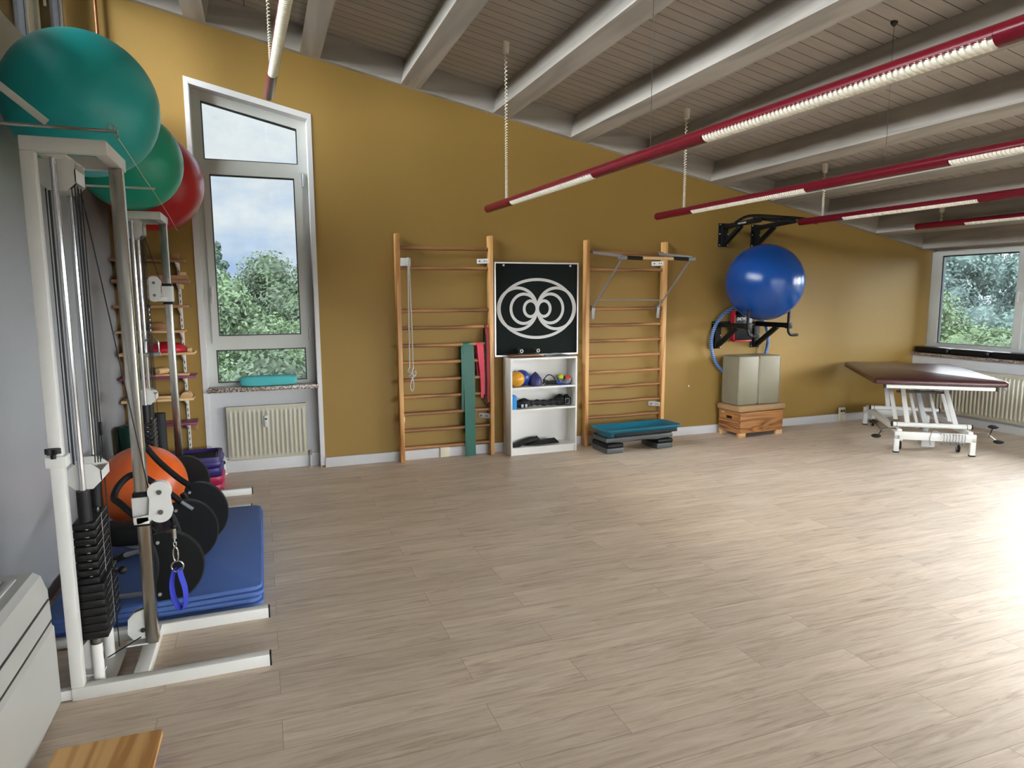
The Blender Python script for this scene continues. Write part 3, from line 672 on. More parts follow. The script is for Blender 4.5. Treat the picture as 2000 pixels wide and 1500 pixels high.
mb.tube(smoothpath([(2.83, 6.64, .742), (2.85, 6.65, .80), (2.90, 6.66, .838), (2.95, 6.66, .82), (2.985, 6.65, .75), (2.93, 6.62, .738), (2.86, 6.63, .75), (2.84, 6.66, .79), (2.89, 6.67, .77), (2.96, 6.64, .745), (3.0, 6.62, .737)]), .0055, 8)
mb.tube(smoothpath([(2.83, 6.61, .737), (2.88, 6.60, .74), (2.93, 6.61, .737), (2.99, 6.60, .738)]), .005, 8); mb.build('tubing', 'strap', t)
for x, y, a in ((2.93, 6.645, .1), (2.975, 6.66, -.2)): MB().cyl((x - .05*cos(a), y - .05*sin(a), .752), (x + .05*cos(a), y + .05*sin(a), .756), .017, n=14).build('handle', 'rubber', t)
solo('plastic_bowl', MB().lathe([(.05, 0), (.062, .02), (.072, .062), (.076, .066), (.07, .066), (.058, .022), (.048, .004)], (3.09, 6.655, .7305), 28), 'plastic', 'clear plastic bowl holding small balls in the bookcase', 'bowl')
solo('tennis_ball', MB().sphere((3.045, 6.66, .81), .033, 20), 'lime', 'yellow-green tennis ball on top of the clear bowl', 'ball', smooth=60)
solo('massage_ball', MB().sphere((3.127, 6.65, .795), .033, 20), 'orange', 'red-orange rubber ball in the clear bowl', 'ball', smooth=60)
solo('massage_ball', MB().sphere((3.088, 6.672, .787), .030, 20), 'rubber', 'black rubber ball in the middle of the clear bowl', 'ball', smooth=60)
mb = MB(); mb.grid(lambda u, v: (2.985 + .16*u, 6.585 + .08*v, .732 + .008*abs(sin(9*u + 5*v)) + (.055*(1-u)**3 if v > .5 else 0)), 14, 6); solo('plastic_bag', mb.sheet([(2.99, 6.58, .731), (3.06, 6.575, .734), (3.14, 6.58, .731)], [(2.99, 6.60, .731), (3.06, 6.60, .736), (3.14, 6.60, .731)], .002), 'bluefoil', 'crumpled blue plastic bag under the clear bowl', 'bag')
solo('foam_block', MB().bx(2.44, 2.492, 6.555, 6.70, .498, .645, .006), 'blockb', 'bright blue foam block standing on the middle bookcase shelf', 'block')
def lump(c, sx, sy, sz, seed, n=22, amp=.12):
    rnd = random.Random(seed); ph = [rnd.uniform(0, 6) for _ in range(6)]
    def f(u, v):
        a, b = 2*PI*u, PI*(v - .5); r = 1 + amp*(sin(3*a + ph[0])*cos(2*b + ph[1]) + .6*sin(5*a + ph[2] + 3*b) + .4*sin(7*b + ph[3]))
        s_ = 1.0; z = sin(b)*r
        return (c[0] + sx*cos(b)*cos(a)*r, c[1] + sy*cos(b)*sin(a)*r, c[2] + sz*max(z, -.8))
    return MB().grid(f, n*2, n)
t = thing('weight_cuff', 'black weight cuff with silver buckles next to the blue foam block', 'weight cuff', (2.59, 6.64, .498))
lump((2.60, 6.65, .541), .10, .055, .05, 3).build('body', 'strap', t, smooth=60)
for x in (2.555, 2.60): MB().bx(x, x + .026, 6.588, 6.594, .505, .543, .002).build('buckle', 'grey_arm', t)
t = thing('weight_belt', 'long rolled black belt across the middle bookcase shelf', 'belt', (2.85, 6.66, .498))
MB().tube(smoothpath([(2.66, 6.63, .54), (2.75, 6.65, .545), (2.86, 6.66, .534), (2.97, 6.655, .54), (3.06, 6.65, .542)]), [.02 + .014*abs(sin(i*.7)) for i in range(25)], 10).build('belt', 'strap', t, smooth=60)
lump((3.035, 6.66, .552), .06, .045, .062, 9).build('coil', 'strap', t, smooth=60)
t = thing('weight_cuff', 'black weight cuff with a metal ring at the right end of the middle bookcase shelf', 'weight cuff', (3.11, 6.66, .498))
lump((3.115, 6.665, .549), .048, .05, .058, 5).build('body', 'strap', t, smooth=60)
MB().ring([(x, 6.610, z) for x, z in rrect(3.105, .545, .05, .06, .01)], [(x, 6.610, z) for x, z in rrect(3.105, .545, .042, .052, .008)], (0, .004, 0)).build('ring', 'grey_arm', t)
def slipper(x0, x1, y, z, w_, h_, seed):
    mb = MB(); n_ = 22
    pr = lambda u: .35 + .75*sin(PI*min(1, .12 + .8*u))**1.3
    mb.grid(lambda u, v: (x0 + (x1-x0)*u, y + w_*sin(2*PI*v)*pr(u)*(.25 if u in (0, 1) else 1), z + .022 + h_*(.1 + .9*u**1.4 if u < .85 else 1 - 4*(u-.85))*.55*(1 + cos(2*PI*v))*pr(u) * (0.2 if u in (0, 1) else 1)), n_, 18)
    return mb
solo('sling_bag', slipper(2.45, 2.83, 6.69, .065, .045, .11, 1), 'bag', 'rear black padded sling on the bottom bookcase shelf, leaning up', 'sling', smooth=60)
solo('sling_bag', slipper(2.60, 3.01, 6.62, .065, .045, .085, 2), 'bag', 'front black padded sling on the bottom bookcase shelf', 'sling', smooth=60)
solo('strap_loop', MB().tube([(2.50 + .05*cos(2*PI*i/24), 6.60 + .02*sin(2*PI*i/24), .088) for i in range(24)], .005, 8, True).tube([(2.50 + .06*cos(2*PI*i/24), 6.61 + .028*sin(2*PI*i/24), .094) for i in range(24)], .005, 8, True), 'strap', 'coiled thin black strap at the bottom left of the bookcase', 'strap')
# rolling board lying upside down on the bookcase
t = thing('roller_board', 'small wooden board with black wheels upside down on the bookcase top', 'skateboard', (2.63, 6.66, 1.04))
mb = MB(); mb.prism([(x, y, 0) for x, y in rrect(0, 0, .40, .12, .05)], (0, 0, .012))
for p in mb.v: p.z += 1.052 + .25*max(0, abs(p.x) - .13)*(-1) + .03; p.x += 2.635; p.y += 6.655
for p in mb.v: p.z = max(p.z - .02, 1.0415)
mb.build('deck', 'brown', t)
for x in (2.565, 2.755):
    tr = MB().bx(x - .02, x + .02, 6.63, 6.68, 1.07, 1.095, .004).cyl((x, 6.605, 1.108), (x, 6.705, 1.108), .006, n=10).bar((x, 6.655, 1.09), (x, 6.655, 1.115), .02, .02).build('truck', 'dark', t)
    for y in (6.60, 6.69):
        wq = MB().lathe([(.008, 0), (.022, .002), (.026, .008), (.026, .018), (.022, .024), (.008, .026)], (x, y + .026, 1.112), 22, Matrix.Rotation(PI/2, 3, 'X')).build('wheel', 'black', t)
        if y < 6.65: MB().ring([(x + .017*cos(2*PI*i/24), y - .0006, 1.112 + .017*sin(2*PI*i/24)) for i in range(24)], [(x + .0135*cos(2*PI*i/24), y - .0006, 1.112 + .0135*sin(2*PI*i/24)) for i in range(24)], (0, .001, 0)).build('wheel_ring', 'alu', wq)
solo('magazine', MB().grid(lambda u, v: (2.86 + .30*u, 6.60 + .14*v, 1.0425 + .012*sin(PI*u)), 8, 2).grid(lambda u, v: (2.86 + .30*u, 6.60 + .14*v, 1.049 + .022*sin(PI*u)*.8), 8, 2), 'paper', 'white paper leaflet curling on the bookcase top', 'paper')

# ------------------------------------------------------------------ step platform and tray
t = thing('step_platform', 'dark grey aerobic step standing before the second wall bars', 'step', (3.82, 6.42, 0), math.radians(2.5), local=True)
MB().box((0, 0, .145), (.86, .30, .05), .012).prism([(-.38, -.146, .125), (-.2, -.146, .112), (0, -.146, .128), (.2, -.146, .112), (.38, -.146, .125)], (0, .29, 0)).build('deck', 'dgrey', t)
MB().box((0, 0, .178), (.84, .285, .016), .004).build('deck_pad', 'rubber', t)
for sx in (-1, 1):
    MB().box((sx*.32, 0, .03), (.205, .32, .06), .008).build('riser_base', 'dgrey', t)
    mb = MB().box((sx*.32, 0, .085), (.195, .30, .05), .012)
    for sy in (-1, 1): mb.cyl((sx*.32 - .095, sy*.145, .085), (sx*.32 + .095, sy*.145, .085), .026, n=16)
    mb.build('riser', 'bpaint', t)
t = thing('balance_step_tray', 'teal plastic tray-shaped step lying upside down on the dark grey step', 'step', (3.825, 6.36, .187), math.radians(2.5), local=True)
def trayloop(w, d, z, r=.05): return [(x, y, z) for x, y in rrect(0, 0, w, d, r, 5)]
mb = MB(); loops = [trayloop(.86, .25, .0), trayloop(.90, .31, .04), trayloop(.98, .38, .075), trayloop(.985, .385, .09), trayloop(.97, .37, .102), trayloop(.93, .335, .100), trayloop(.86, .27, .045), trayloop(.84, .25, .035)]
nl = len(loops[0])
for lp in loops:
    for i, p in enumerate(lp):
        if lp[0][2] > .06: lp[i] = (p[0], p[1], p[2] - .016*(1 if abs(p[0]) > .36 else 0))
vs = [p for lp in loops for p in lp]
mb.add(vs, [[i*nl + k, i*nl + (k+1) % nl, (i+1)*nl + (k+1) % nl, (i+1)*nl + k] for i in range(len(loops)-1) for k in range(nl)] + [list(range(nl)), list(range((len(loops)-1)*nl, len(loops)*nl))])
mb.build('tray', 'tealp', t, smooth=50)
MB().box((.03, -.155, .026), (.80, .02, .032), .004).build('rubber_strip', 'rubber', t)

# ------------------------------------------------------------------ black bar racks on the wall, blue ball, hoop
def plate(mb, x, z0, z1, w_=.135): return mb.bx(x, x + w_, 6.795, YB - .001, z0, z1, .003).bx(x + .03, x + w_ - .03, 6.77, 6.80, z0 + .005, z1 - .005, .004)
def text_obj(s, size, loc, rot, mat, parent, ext=.001, sx=1.):
    cu = bpy.data.curves.new('lettering', 'FONT'); cu.body = s; cu.size = size; cu.extrude = ext; cu.align_x = 'CENTER'; cu.align_y = 'CENTER'; cu.shear = .12
    tmp = bpy.data.objects.new('lettering_tmp', cu); COL.objects.link(tmp)
    bpy.context.view_layer.update()
    me = bpy.data.meshes.new_from_object(tmp.evaluated_get(bpy.context.evaluated_depsgraph_get()))
    bpy.data.objects.remove(tmp); bpy.data.curves.remove(cu)
    o = bpy.data.objects.new('lettering', me); COL.objects.link(o); me.materials.append(MT[mat])
    o.parent = parent; r = parent
    while r.parent is not None: r = r.parent
    o.location = V(loc) - ORG[r.name]; o.rotation_euler = rot; o.scale = (sx, 1, 1)
    return o
t = thing('pull_up_rack', 'black wall-mounted pull-up bar above the blue ball', 'pull-up bar', (5.45, 6.5, 2.25))
for x in (5.165, 5.64):
    plate(MB(), x, 2.26, 2.535).build('wall_plate', 'bpaint', t)
    a = MB().bar((x + .067, 6.79, 2.49), (x + .067, 6.17, 2.515), .05, .05); a.bar((x + .067, 6.77, 2.29), (x + .067, 6.48, 2.48), .045, .045); a.build('arm', 'bpaint', t)
    for zz in (2.28, 2.41, 2.52): MB().cyl((x + .012, 6.796, zz), (x + .012, 6.788, zz), .008, n=8).cyl((x + .123, 6.796, zz), (x + .123, 6.788, zz), .008, n=8).build('bolt', 'alu', t)
MB().tube(smoothpath([(4.90, 6.16, 2.47), (5.02, 6.17, 2.53), (5.16, 6.175, 2.555), (5.45, 6.175, 2.555), (5.74, 6.175, 2.55), (5.88, 6.17, 2.54), (6.02, 6.16, 2.50)]), .0165, 12).build('wide_bar', 'bpaint', t)
MB().tube([(5.20, 6.24, 2.53), (5.73, 6.24, 2.53)], .0165, 12).build('bar', 'bpaint', t)
for x in (5.34, 5.60): MB().tube([(x, 6.24, 2.53), (x, 6.10, 2.50), (x, 6.02, 2.49)], .0155, 12).build('hand_grip', 'rubber', t)
text_obj('ONETWOFIT', .026, (5.2065, 6.44, 2.503), (PI/2, 0, -PI/2), 'white_txt', t, sx=.95)
t = thing('dip_station', 'black wall-mounted dip bars carrying the blue ball', 'dip bars', (5.5, 6.5, 1.03))
for x in (5.115, 5.695):
    plate(MB(), x, 1.04, 1.37).build('wall_plate', 'bpaint', t)
    MB().bar((x + .067, 6.79, 1.335), (x + .067, 6.22, 1.335), .05, .055).bar((x + .067, 6.78, 1.07), (x + .067, 6.42, 1.315), .045, .05).build('arm', 'bpaint', t)
    for zz in (1.06, 1.2, 1.35): MB().cyl((x + .012, 6.796, zz), (x + .012, 6.788, zz), .008, n=8).cyl((x + .123, 6.796, zz), (x + .123, 6.788, zz), .008, n=8).build('bolt', 'alu', t)
    h = x + .067
    MB().tube(smoothpath([(h, 6.235, 1.525), (h - .004, 6.235, 1.42), (h - .004, 6.235, 1.30), (h + .012, 6.235, 1.245), (h + .05, 6.235, 1.222), (h + .135, 6.235, 1.222)]), .0165, 12).build('handle', 'bpaint', t)
    MB().bx(h - .03, h + .03, 6.205, 6.265, 1.30, 1.365, .004).build('handle_clamp', 'bpaint', t)
MB().bx(5.14, 5.83, 6.765, 6.80, 1.31, 1.37, .003).build('cross_plate', 'bpaint', t)
b = MB().bx(5.345, 5.60, 6.655, 6.72, 1.14, 1.50, .02).build('back_pad', 'vinylb', t)
MB().bx(5.330, 5.348, 6.66, 6.735, 1.145, 1.497, .008).bx(5.35, 5.60, 6.66, 6.735, 1.125, 1.145, .006).build('pad_edge', 'redv', b)
MB().bar((5.47, 6.715, 1.34), (5.47, 6.79, 1.34), .2, .05).build('pad_mount', 'bpaint', t)
text_obj('ONETWOFIT', .052, (5.455, 6.654, 1.40), (PI/2, 0, 0), 'white_txt', t, sx=.62)
MB().bar((5.30, 6.63, 1.315), (5.60, 6.63, 1.315), .02, .05).build('lower_bar', 'bpaint', t)
text_obj('ONETWOFIT', .032, (5.385, 6.618, 1.315), (PI/2, 0, 0), 'white_txt', t, sx=.62)
solo('exercise_ball', MB().sphere((5.487, 6.352, 1.832), .437, 64), 'blue_ball', 'large blue exercise ball resting on the black dip bars', 'exercise ball', smooth=60)
mb = MB(); mb.tube([(5.49 + .425*cos(2*PI*i/72), 6.738, 1.12 + .425*sin(2*PI*i/72)) for i in range(72)], .021, 12, True); solo('hula_hoop', mb, 'hoop', 'blue ridged hula hoop hanging on the wall behind the dip bars', 'hoop', smooth=60)

# ------------------------------------------------------------------ vault box with two cubes
t = thing('vault_box', 'wooden vault box section with suede top under the beige blocks', 'vault box', (5.57, 6.585, 0), math.radians(4), local=True)
MB().box((0, .175, .18), (.67, .02, .25)).box((0, -.175, .18), (.67, .02, .25), .002).build('long_panel', 'vault', t)
for sx in (-1, 1):
    mb = MB(); y0, y1, z0, z1 = -.165, .165, .055, .305; a, b, c, d = -.05, .05, .215, .25
    for q in ((y0, y1, z0, c), (y0, y1, d, z1), (y0, a, c, d), (b, y1, c, d)): mb.bx(sx*.335 - .01, sx*.335 + .01, *q)
    mb.build('end_panel', 'vaulty', t, smooth=0)
    MB().box((sx*.30, 0, .22), (.004, .3, .15)).build('dark_slot_backing', 'dark', t)  # dark sheet set behind the end slot
MB().box((0, 0, .345), (.735, .40, .075), .03, seg=4).build('suede_top', 'leather', t)
for sx in (-1, 1):
    for sy in (-1, 1): MB().box((sx*.29, sy*.155, .028), (.10, .05, .055), .004).build('foot', 'beech', t)
MB().box((-.346, .10, .285), (.003, .05, .018)).build('metal_plate', 'alu', t)
for x, rz, lb in ((5.383, 1.5, 'beige vinyl block on the left half of the vault box'), (5.70, -3, 'beige vinyl block on the right half of the vault box')):
    t = thing('foam_cube', lb, 'block', (x, 6.575, .3835), math.radians(rz), 'beige blocks on the vault box', local=True)
    MB().box((0, 0, .293), (.30, .29, .585), .018, seg=3).build('body', 'cubev', t)
    mb = MB()
    for sx in (-1, 1):
        for sy in (-1, 1):
            mb.cyl((sx*.147, sy*.142, .03), (sx*.147, sy*.142, .56), .004, n=8); mb.box((sx*.135, sy*.13, .582), (.03, .028, .006), .002)
    mb.build('corner_piping', 'cubev', t)
# sockets
t = thing('power_socket', 'cream double socket on the baseboard near the treatment table', 'socket', (7.24, 6.79, .03))
MB().bx(7.195, 7.30, 6.765, 6.79, 0.005, .10, .004).bx(7.19, 7.29, 6.772, 6.80, .095, .185, .006).build('box', 'socket', t)
for x in (7.22, 7.262): MB().lathe([(.018, .0), (.018, .002), (.014, .002), (.014, -.004)], (x, 6.772, .142), 18, Matrix.Rotation(PI/2, 3, 'X')).build('outlet', 'dark', t)
solo('junction_box', MB().bx(1.705, 1.805, 6.765, 6.80, 0.002, .115, .004).bx(1.72, 1.80, 6.75, 6.80, .115, .14, .003), 'socket', 'cream junction box on the baseboard behind the first wall bars', 'junction box')
solo('wall_plug', MB().cyl((4.81, 6.80, .60), (4.81, YB - .001, .60), .011, n=12), 'paper', 'tiny white wall plug right of the second wall bars', 'plug')

# ------------------------------------------------------------------ treatment table
a_ = math.radians(-37.4)
t = thing('treatment_table', 'wide height-adjustable treatment table with maroon top in the corner', 'treatment table', (7.15, 5.67, 0), a_, local=True)
mb = MB(); nn = 26
def top_fn(w, l, z0, th):
    o = rrect(0, 0, w, l, .035, 4)
    lo = [(x*.995, y*.997, z0) for x, y in o]; m1 = [(x, y, z0 + .016) for x, y in o]; m2 = [(x, y, z0 + th - .016) for x, y in o]
    m3 = [(x*.975, y*.984, z0 + th - .002) for x, y in o]; 
    k = len(o); vs = lo + m1 + m2 + m3
    fs = [list(range(k))] + [[r*k + i, r*k + (i+1) % k, (r+1)*k + (i+1) % k, (r+1)*k + i] for r in range(3) for i in range(k)] + [list(range(3*k, 4*k))]
    return MB().add(vs, fs)
top_fn(1.23, 1.85, .745, .062).build('padded_top', 'maroon', t, smooth=50)
mb = MB().box((0, -.90, .720), (1.0, .03, .036), .003).box((0, .80, .720), (1.0, .03, .036), .003)
for sx in (-1, 1): mb.box((sx*.33, -.05, .720), (.04, 1.70, .036), .003)
mb.build('top_frame', 'wpaint', t)
for sx in (-1, 1): MB().box((sx*.51, -.90, .720), (.025, .034, .04), .004).build('end_cap', 'black', t)
fy, ry = -.86, .76
for y in (fy, ry):
    mb = MB().box((0, y, .19), (.76, .045, .085), .004)
    for sx in (-1, 1): mb.box((sx*.355, y, .10), (.05, .045, .19), .004)
    mb.build('foot_beam', 'wpaint', t)
    for sx in (-1, 1): MB().box((sx*.355, y, .008), (.055, .05, .016), .003).build('foot_pad', 'black', t)
for sx in (-1, 1): MB().box((sx*.33, (fy+ry)/2, .225), (.045, ry - fy, .06), .004).build('side_beam', 'wpaint', t)
for y in (-.72, .40): 
    MB().cyl((-.37, y, .285), (.37, y, .285), .026, n=18).build('cross_tube', 'wpaint', t)
    for sx in (-1, 1): MB().cyl((sx*.37, y, .285), (sx*.385, y, .285), .027, n=18).cyl((sx*.33, y, .285), (sx*.335, y, .285), .0275, n=18).build('tube_cap', 'black', t)
for sx in (-1, 1):
    MB().bar((sx*.23, -.74, .285), (sx*.21, -.33, .665), .012, .05, (1, 0, 0)).build('lift_arm', 'wpaint', t)
    MB().bar((sx*.18, .38, .285), (sx*.17, .66, .665), .012, .05, (1, 0, 0)).build('lift_arm', 'wpaint', t)
    MB().bar((sx*.27, -.40, .285), (sx*.26, .06, .665), .012, .045, (1, 0, 0)).build('lift_arm', 'wpaint', t)
    mb = MB().prism([(sx*.22, -.36, .705), (sx*.22, -.20, .705), (sx*.22, -.24, .60), (sx*.22, -.38, .56)], (.01, 0, 0)); mb.prism([(sx*.22, -.385, .575), (sx*.22, -.365, .56), (sx*.22, -.21, .60), (sx*.22, -.22, .615)], (.012, 0, 0)); mb.build('hinge_plate', 'wpaint', t)
    MB().prism([(sx*.19, .60, .705), (sx*.19, .74, .705), (sx*.19, .70, .63)], (.01, 0, 0)).build('hinge_plate', 'wpaint', t)
    MB().bar((sx*.10, -.60, .24), (sx*.10, -.16, .60), .03, .03).build('thrust_bar', 'wpaint', t)
MB().cyl((-.27, -.36, .60), (.27, -.36, .60), .014, n=14).build('axle', 'dark', t)
MB().box((.0, -.60, .10), (.13, .12, .13), .006).box((-.16, -.5, .12), (.06, .18, .05), .006).bar((0, -.55, .2), (.0, -.1, .58), .05, .05).build('motor', 'acg', t)
for sx in (-1, 1):
    for sy, y in ((-1, -.70), (1, .66)):
        c = MB().bx(sx*.28 - .018, sx*.28 + .018, y - .03, y + .03, .105, .20, .004).bar((sx*.28 - .016, y, .13), (sx*.28 - .016, y + .02, .05), .005, .035).bar((sx*.28 + .016, y, .13), (sx*.28 + .016, y + .02, .05), .005, .035).build('caster', 'wpaint', t)
        MB().cyl((sx*.28 - .011, y + .02, .045), (sx*.28 + .011, y + .02, .045), .044, n=22).build('caster_wheel', 'rubber', c)
        MB().cyl((sx*.28 - .013, y + .02, .045), (sx*.28 + .013, y + .02, .045), .022, n=16).build('wheel_hub', 'alu', c)
    # foot pedals beside the front beam
    y = -.83
    p = MB().tube(smoothpath([(sx*.36, y, .255), (sx*.46, y, .25), (sx*.50, y - .005, .245)]), .008, 8).bar((sx*.49, y - .04, .215), (sx*.56, y + .07, .30), .012, .014).bar((sx*.49, y, .24), (sx*.54, y - .07, .19), .012, .014).build('pedal_bar', 'steel', t)
    for dy, dz in ((.085, .305), (-.085, .18)):
        MB().sphere((sx*.565, y + dy, dz), .05, 18, (1, .62, .42)).build('pedal_pad', 'rubber', p)
mb = MB(); mb.tube([(.05 + .22*i/160 + .0, -.895 + .03*sin(2*PI*i/20), .175 + .055*cos(2*PI*i/20)) for i in range(161)], .0045, 6); mb.tube(smoothpath([(.05, -.895, .23), (-.02, -.89, .26), (-.05, -.89, .18), (-.04, -.89, .10)]), .0045, 6); mb.build('coiled_cable', 'grey_arm', t)

# ------------------------------------------------------------------ balls on the wall rack, rack brackets
solo('exercise_ball', MB().sphere((-.812, 4.205, 2.69), .3605, 64, M=Euler((1.1, .5, 0)).to_matrix()), 'teal_ball', 'dark green exercise ball nearest the camera on the high wall rack', 'exercise ball', 'exercise balls on the high rack', 60)
solo('exercise_ball', MB().sphere((-.818, 5.60, 2.664), .347, 64, M=Euler((1.1, .5, 0)).to_matrix()), 'green_ball', 'green exercise ball between the nearest ball and the red one on the high rack', 'exercise ball', 'exercise balls on the high rack', 60)
solo('exercise_ball', MB().sphere((-.785, 6.385, 2.637), .395, 64, M=Euler((1.1, .5, 0)).to_matrix()), 'red_ball', 'red exercise ball at the far end of the high rack by the window', 'exercise ball', 'exercise balls on the high rack', 60)
t = thing('ball_rack', 'wall rack of steel rods and cord holding the three big balls', 'rack', (-1.19, 5.0, 2.3))
for y, xt, z in ((3.40, -.555, 2.405), (4.93, -.61, 2.385)):
    b = MB().tube([(XL, y, z), (xt + .02, y, z - .003)], .0072, 10).cyl((XL, y, z), (XL + .008, y, z), .03, n=16).build('support_rod', 'steel' if y < 4 else 'wpaint', t)
    if y < 4:
        MB().bar((XL, y - .005, z + .36), (-.79, y - .005, z + .012), .03, .006, (0, 1, 0)).build('brace', 'wpaint', t)
        MB().tube([(xt - .005 + .013*cos(g), y, z + .012 + .013*sin(g)) for g in [2*PI*i/18 for i in range(18)]], .003, 6, True).tube(smoothpath([(xt, y, z), (xt + .012, y + .03, z - .012), (xt + .006, y + .06, z - .02)]), .004, 6).build('hook', 'steel', t)
MB().tube(smoothpath([(-.551, 3.40, 2.402), (-.565, 3.8, 2.397), (-.582, 4.2, 2.392), (-.60, 4.6, 2.388), (-.61, 4.93, 2.384), (-.618, 5.3, 2.366), (-.622, 5.6, 2.345), (-.622, 6.0, 2.305), (-.63, 6.385, 2.268), (-.655, 6.79, 2.285)]), .0017, 6).build('cord', 'cordw', t)

# ------------------------------------------------------------------ pulley machines
def pulley(ox, oy, lbl, sz, mirror):
    """sz = height of the slider on the column; mirror puts the pulley arm on the wall side"""
    t = thing('cable_pulley_machine', lbl, 'pulley machine', (ox, oy, 0), 0, 'white cable pulley machines', local=True)
    H_ = 2.31
    for y in (0, .5): MB().bx(0, .79, y, y + .048, 0, .057, .004).build('foot_rail', 'wpaint', t)
    for y in (.008, .505): MB().bx(-.20, 0, y, y + .035, .005, .05, .003).build('wall_stub', 'wpaint', t)
    for y in (0, .5): MB().bx(.789, .797, y, y + .048, 0, .057, .003).build('rail_cap', 'black', t)
    MB().bx(0, .048, .048, .50, 0, .05, .003).bx(.225, .285, .048, .50, 0, .057, .003).build('cross_beam', 'wpaint', t)
    MB().bx(0, .048, 0, .048, .057, H_ - .0551, .004).build('upright', 'wpaint', t)
    MB().bx(.0, .292, 0, .048, H_ - .055, H_, .004).bx(.244, .292, .048, .42, H_ - .055, H_, .004).bx(.03, .244, .372, .42, H_ - .055, H_, .004).bx(.03, .075, .048, .372, H_ - .05, H_ - .005, .003).build('top_frame', 'wpaint', t)
    MB().bx(.24, .292, .305, .365, .057, H_ - .055, .004).build('steel_column', 'steel', t)
    for y in (.088, .305): MB().cyl((.088, y, .03), (.088, y, H_ - .03), .0125, n=18).build('guide_rod', 'chrome', t)
    MB().bx(.05, .14, .05, .37, H_ - .062, H_ - .05, .002).build('rod_plate', 'wpaint', t)
    MB().bx(.05, .15, .05, .37, .022, .030, .002).build('rod_plate', 'wpaint', t)
    for y in (.088, .305):
        MB().cyl((.088, y, .03), (.088, y, .205), .022, n=18).build('rod_sleeve', 'wpaint', t)
        MB().tube([(.088 + .021*cos(2*PI*i/10), y + .021*sin(2*PI*i/10), .205 + .03*i/40) for i in range(41)], .0035, 6).build('spring', 'spring', t)
    z = .235
    for i in range(7):
        MB().box((.088, .20, z + .0172), (.106, .28, .0345), .005).build('weight_plate', 'iron', t); z += .0352
    for i in range(8):
        MB().box((.083, .19, z + .0150), (.086, .255, .0290), .007).build('weight_plate', 'iron', t); z += .0345
    mb = MB()
    for i in range(7): mb.bx(.1405, .1417, .12, .33, .268 + i*.0352, .2698 + i*.0352)
    for i in range(8): mb.bx(.1255, .1267, .09, .305, .508 + i*.0345, .5096 + i*.0345)
    mb.bx(.1405, .1419, .20, .207, .24, .478).bx(.1255, .1269, .185, .192, .487, z); mb.build('scale_lines', 'alu', t)
    MB().cyl((.15, .20, .478), (.175, .20, .478), .007, n=10).sphere((.188, .20, .478), .019, 16).build('selector_pin', 'black', t)
    for y in (.088, .305): MB().cyl((.088, y, z), (.088, y, z + .13), .026, n=18).build('top_sleeve', 'black', t)
    def hexbox(z0, z1, top_cut):
        m_ = MB(); c = .035
        pts = [(.045 if not top_cut else .045, z0), (.045, z1)]
        prof = [(.02 + c, z0), (.155 - c, z0), (.155, z0 + c), (.155, z1 - (c if top_cut else 0)), (.155 - (c if top_cut else 0), z1), (.02 + (c if top_cut else 0), z1), (.02, z1 - (c if top_cut else 0)), (.02, z0 + c)]
        for y in (.118, .272): m_.prism([(x, y, zz) for x, zz in prof], (0, .004, 0))
        m_.bx(.02, .024, .118, .275, z0 + c, z1 - c).bx(.151, .155, .118, .275, z0 + c, z1 - c)
        return m_
    MB().cyl((.088, .125, 2.19), (.088, .268, 2.19), .04, n=20).build('cable_wheels', 'black', t)
    hexbox(2.125, 2.248, False).build('top_pulley_block', 'wpaint', t)
    hexbox(.885, .995, True).build('lower_pulley_block', 'wpaint', t)
    mb = MB()
    for x in (.035, .045, .127, .138, .147):
        for y in (.16, .22): mb.cyl((x, y, .99), (x + .002, y, 2.15), .0025, n=6)
    mb.cyl((.041, .19, .05), (.041, .19, 2.15), .0025, n=6)
    mb.cyl((.150, .20, .12), (.150, .20, .95), .0025, n=6).cyl((.10, .2, .075), (.225, .28, .11), .003, n=6)
    mb.build('cable', 'black', t)
    MB().box((.150, .20, 1.13), (.013, .013, .06), .003).build('cable_stop', 'black', t)
    # base guide pulleys
    for x0, y0 in ((.165, .315), (.02, .10)):
        o_ = [(x0 + (.085 if y0 > .2 else .06), .085), (x0 + .02, .085), (x0, .115), (x0 + .004, .185), (x0 + .03, .215), (x0 + (.085 if y0 > .2 else .06), .232)]
        m_ = MB(); m_.prism([(x, y0, zz) for x, zz in o_], (0, .004, 0)).prism([(x, y0 + .035, zz) for x, zz in o_], (0, .004, 0)).prism([(x, y0 + .004, zz) for x, zz in o_[1:5]] , (0, .031, 0)).bx(x0 - .01 if y0 > .2 else x0, x0 + .085, y0 - .01, y0 + .045, .057, .064)
        b = m_.build('base_pulley', 'wpaint', t)
        MB().cyl((x0 + .065, y0, .128), (x0 + .065, y0 - .007, .128), .011, n=12).build('bolt', 'dark', b)
    # height collar and star knob
    if not mirror:
        MB().bx(-.012, .062, -.010, .058, 1.015, 1.062, .003).build('collar', 'wpaint', t)
        mb = MB(); st = [(.02 + (.024 + .005*cos(6*g))*cos(g), (.024 + .005*cos(6*g))*sin(g) - .012) for g in [2*PI*i/36 for i in range(36)]]
        mb.prism([(x, y, 1.075) for x, y in st], (0, 0, .022)).cyl((.02, -.012, 1.055), (.02, -.012, 1.08), .01, n=12); mb.build('star_knob', 'black', t)
    # slider with two-wheel arm
    cx = .266; s = -1 if mirror else 1
    MB().bx(.228, .304, .290, .378, sz - .075, sz + .045, .004).build('slider', 'wpaint', t)
    for zz in (sz + .045, sz - .095): MB().bx(.232, .30, .294, .374, zz, zz + .02, .003).build('slider_bush', 'black', t)
    px = cx + s*.083 if not mirror else cx - .085; pz = sz + .02
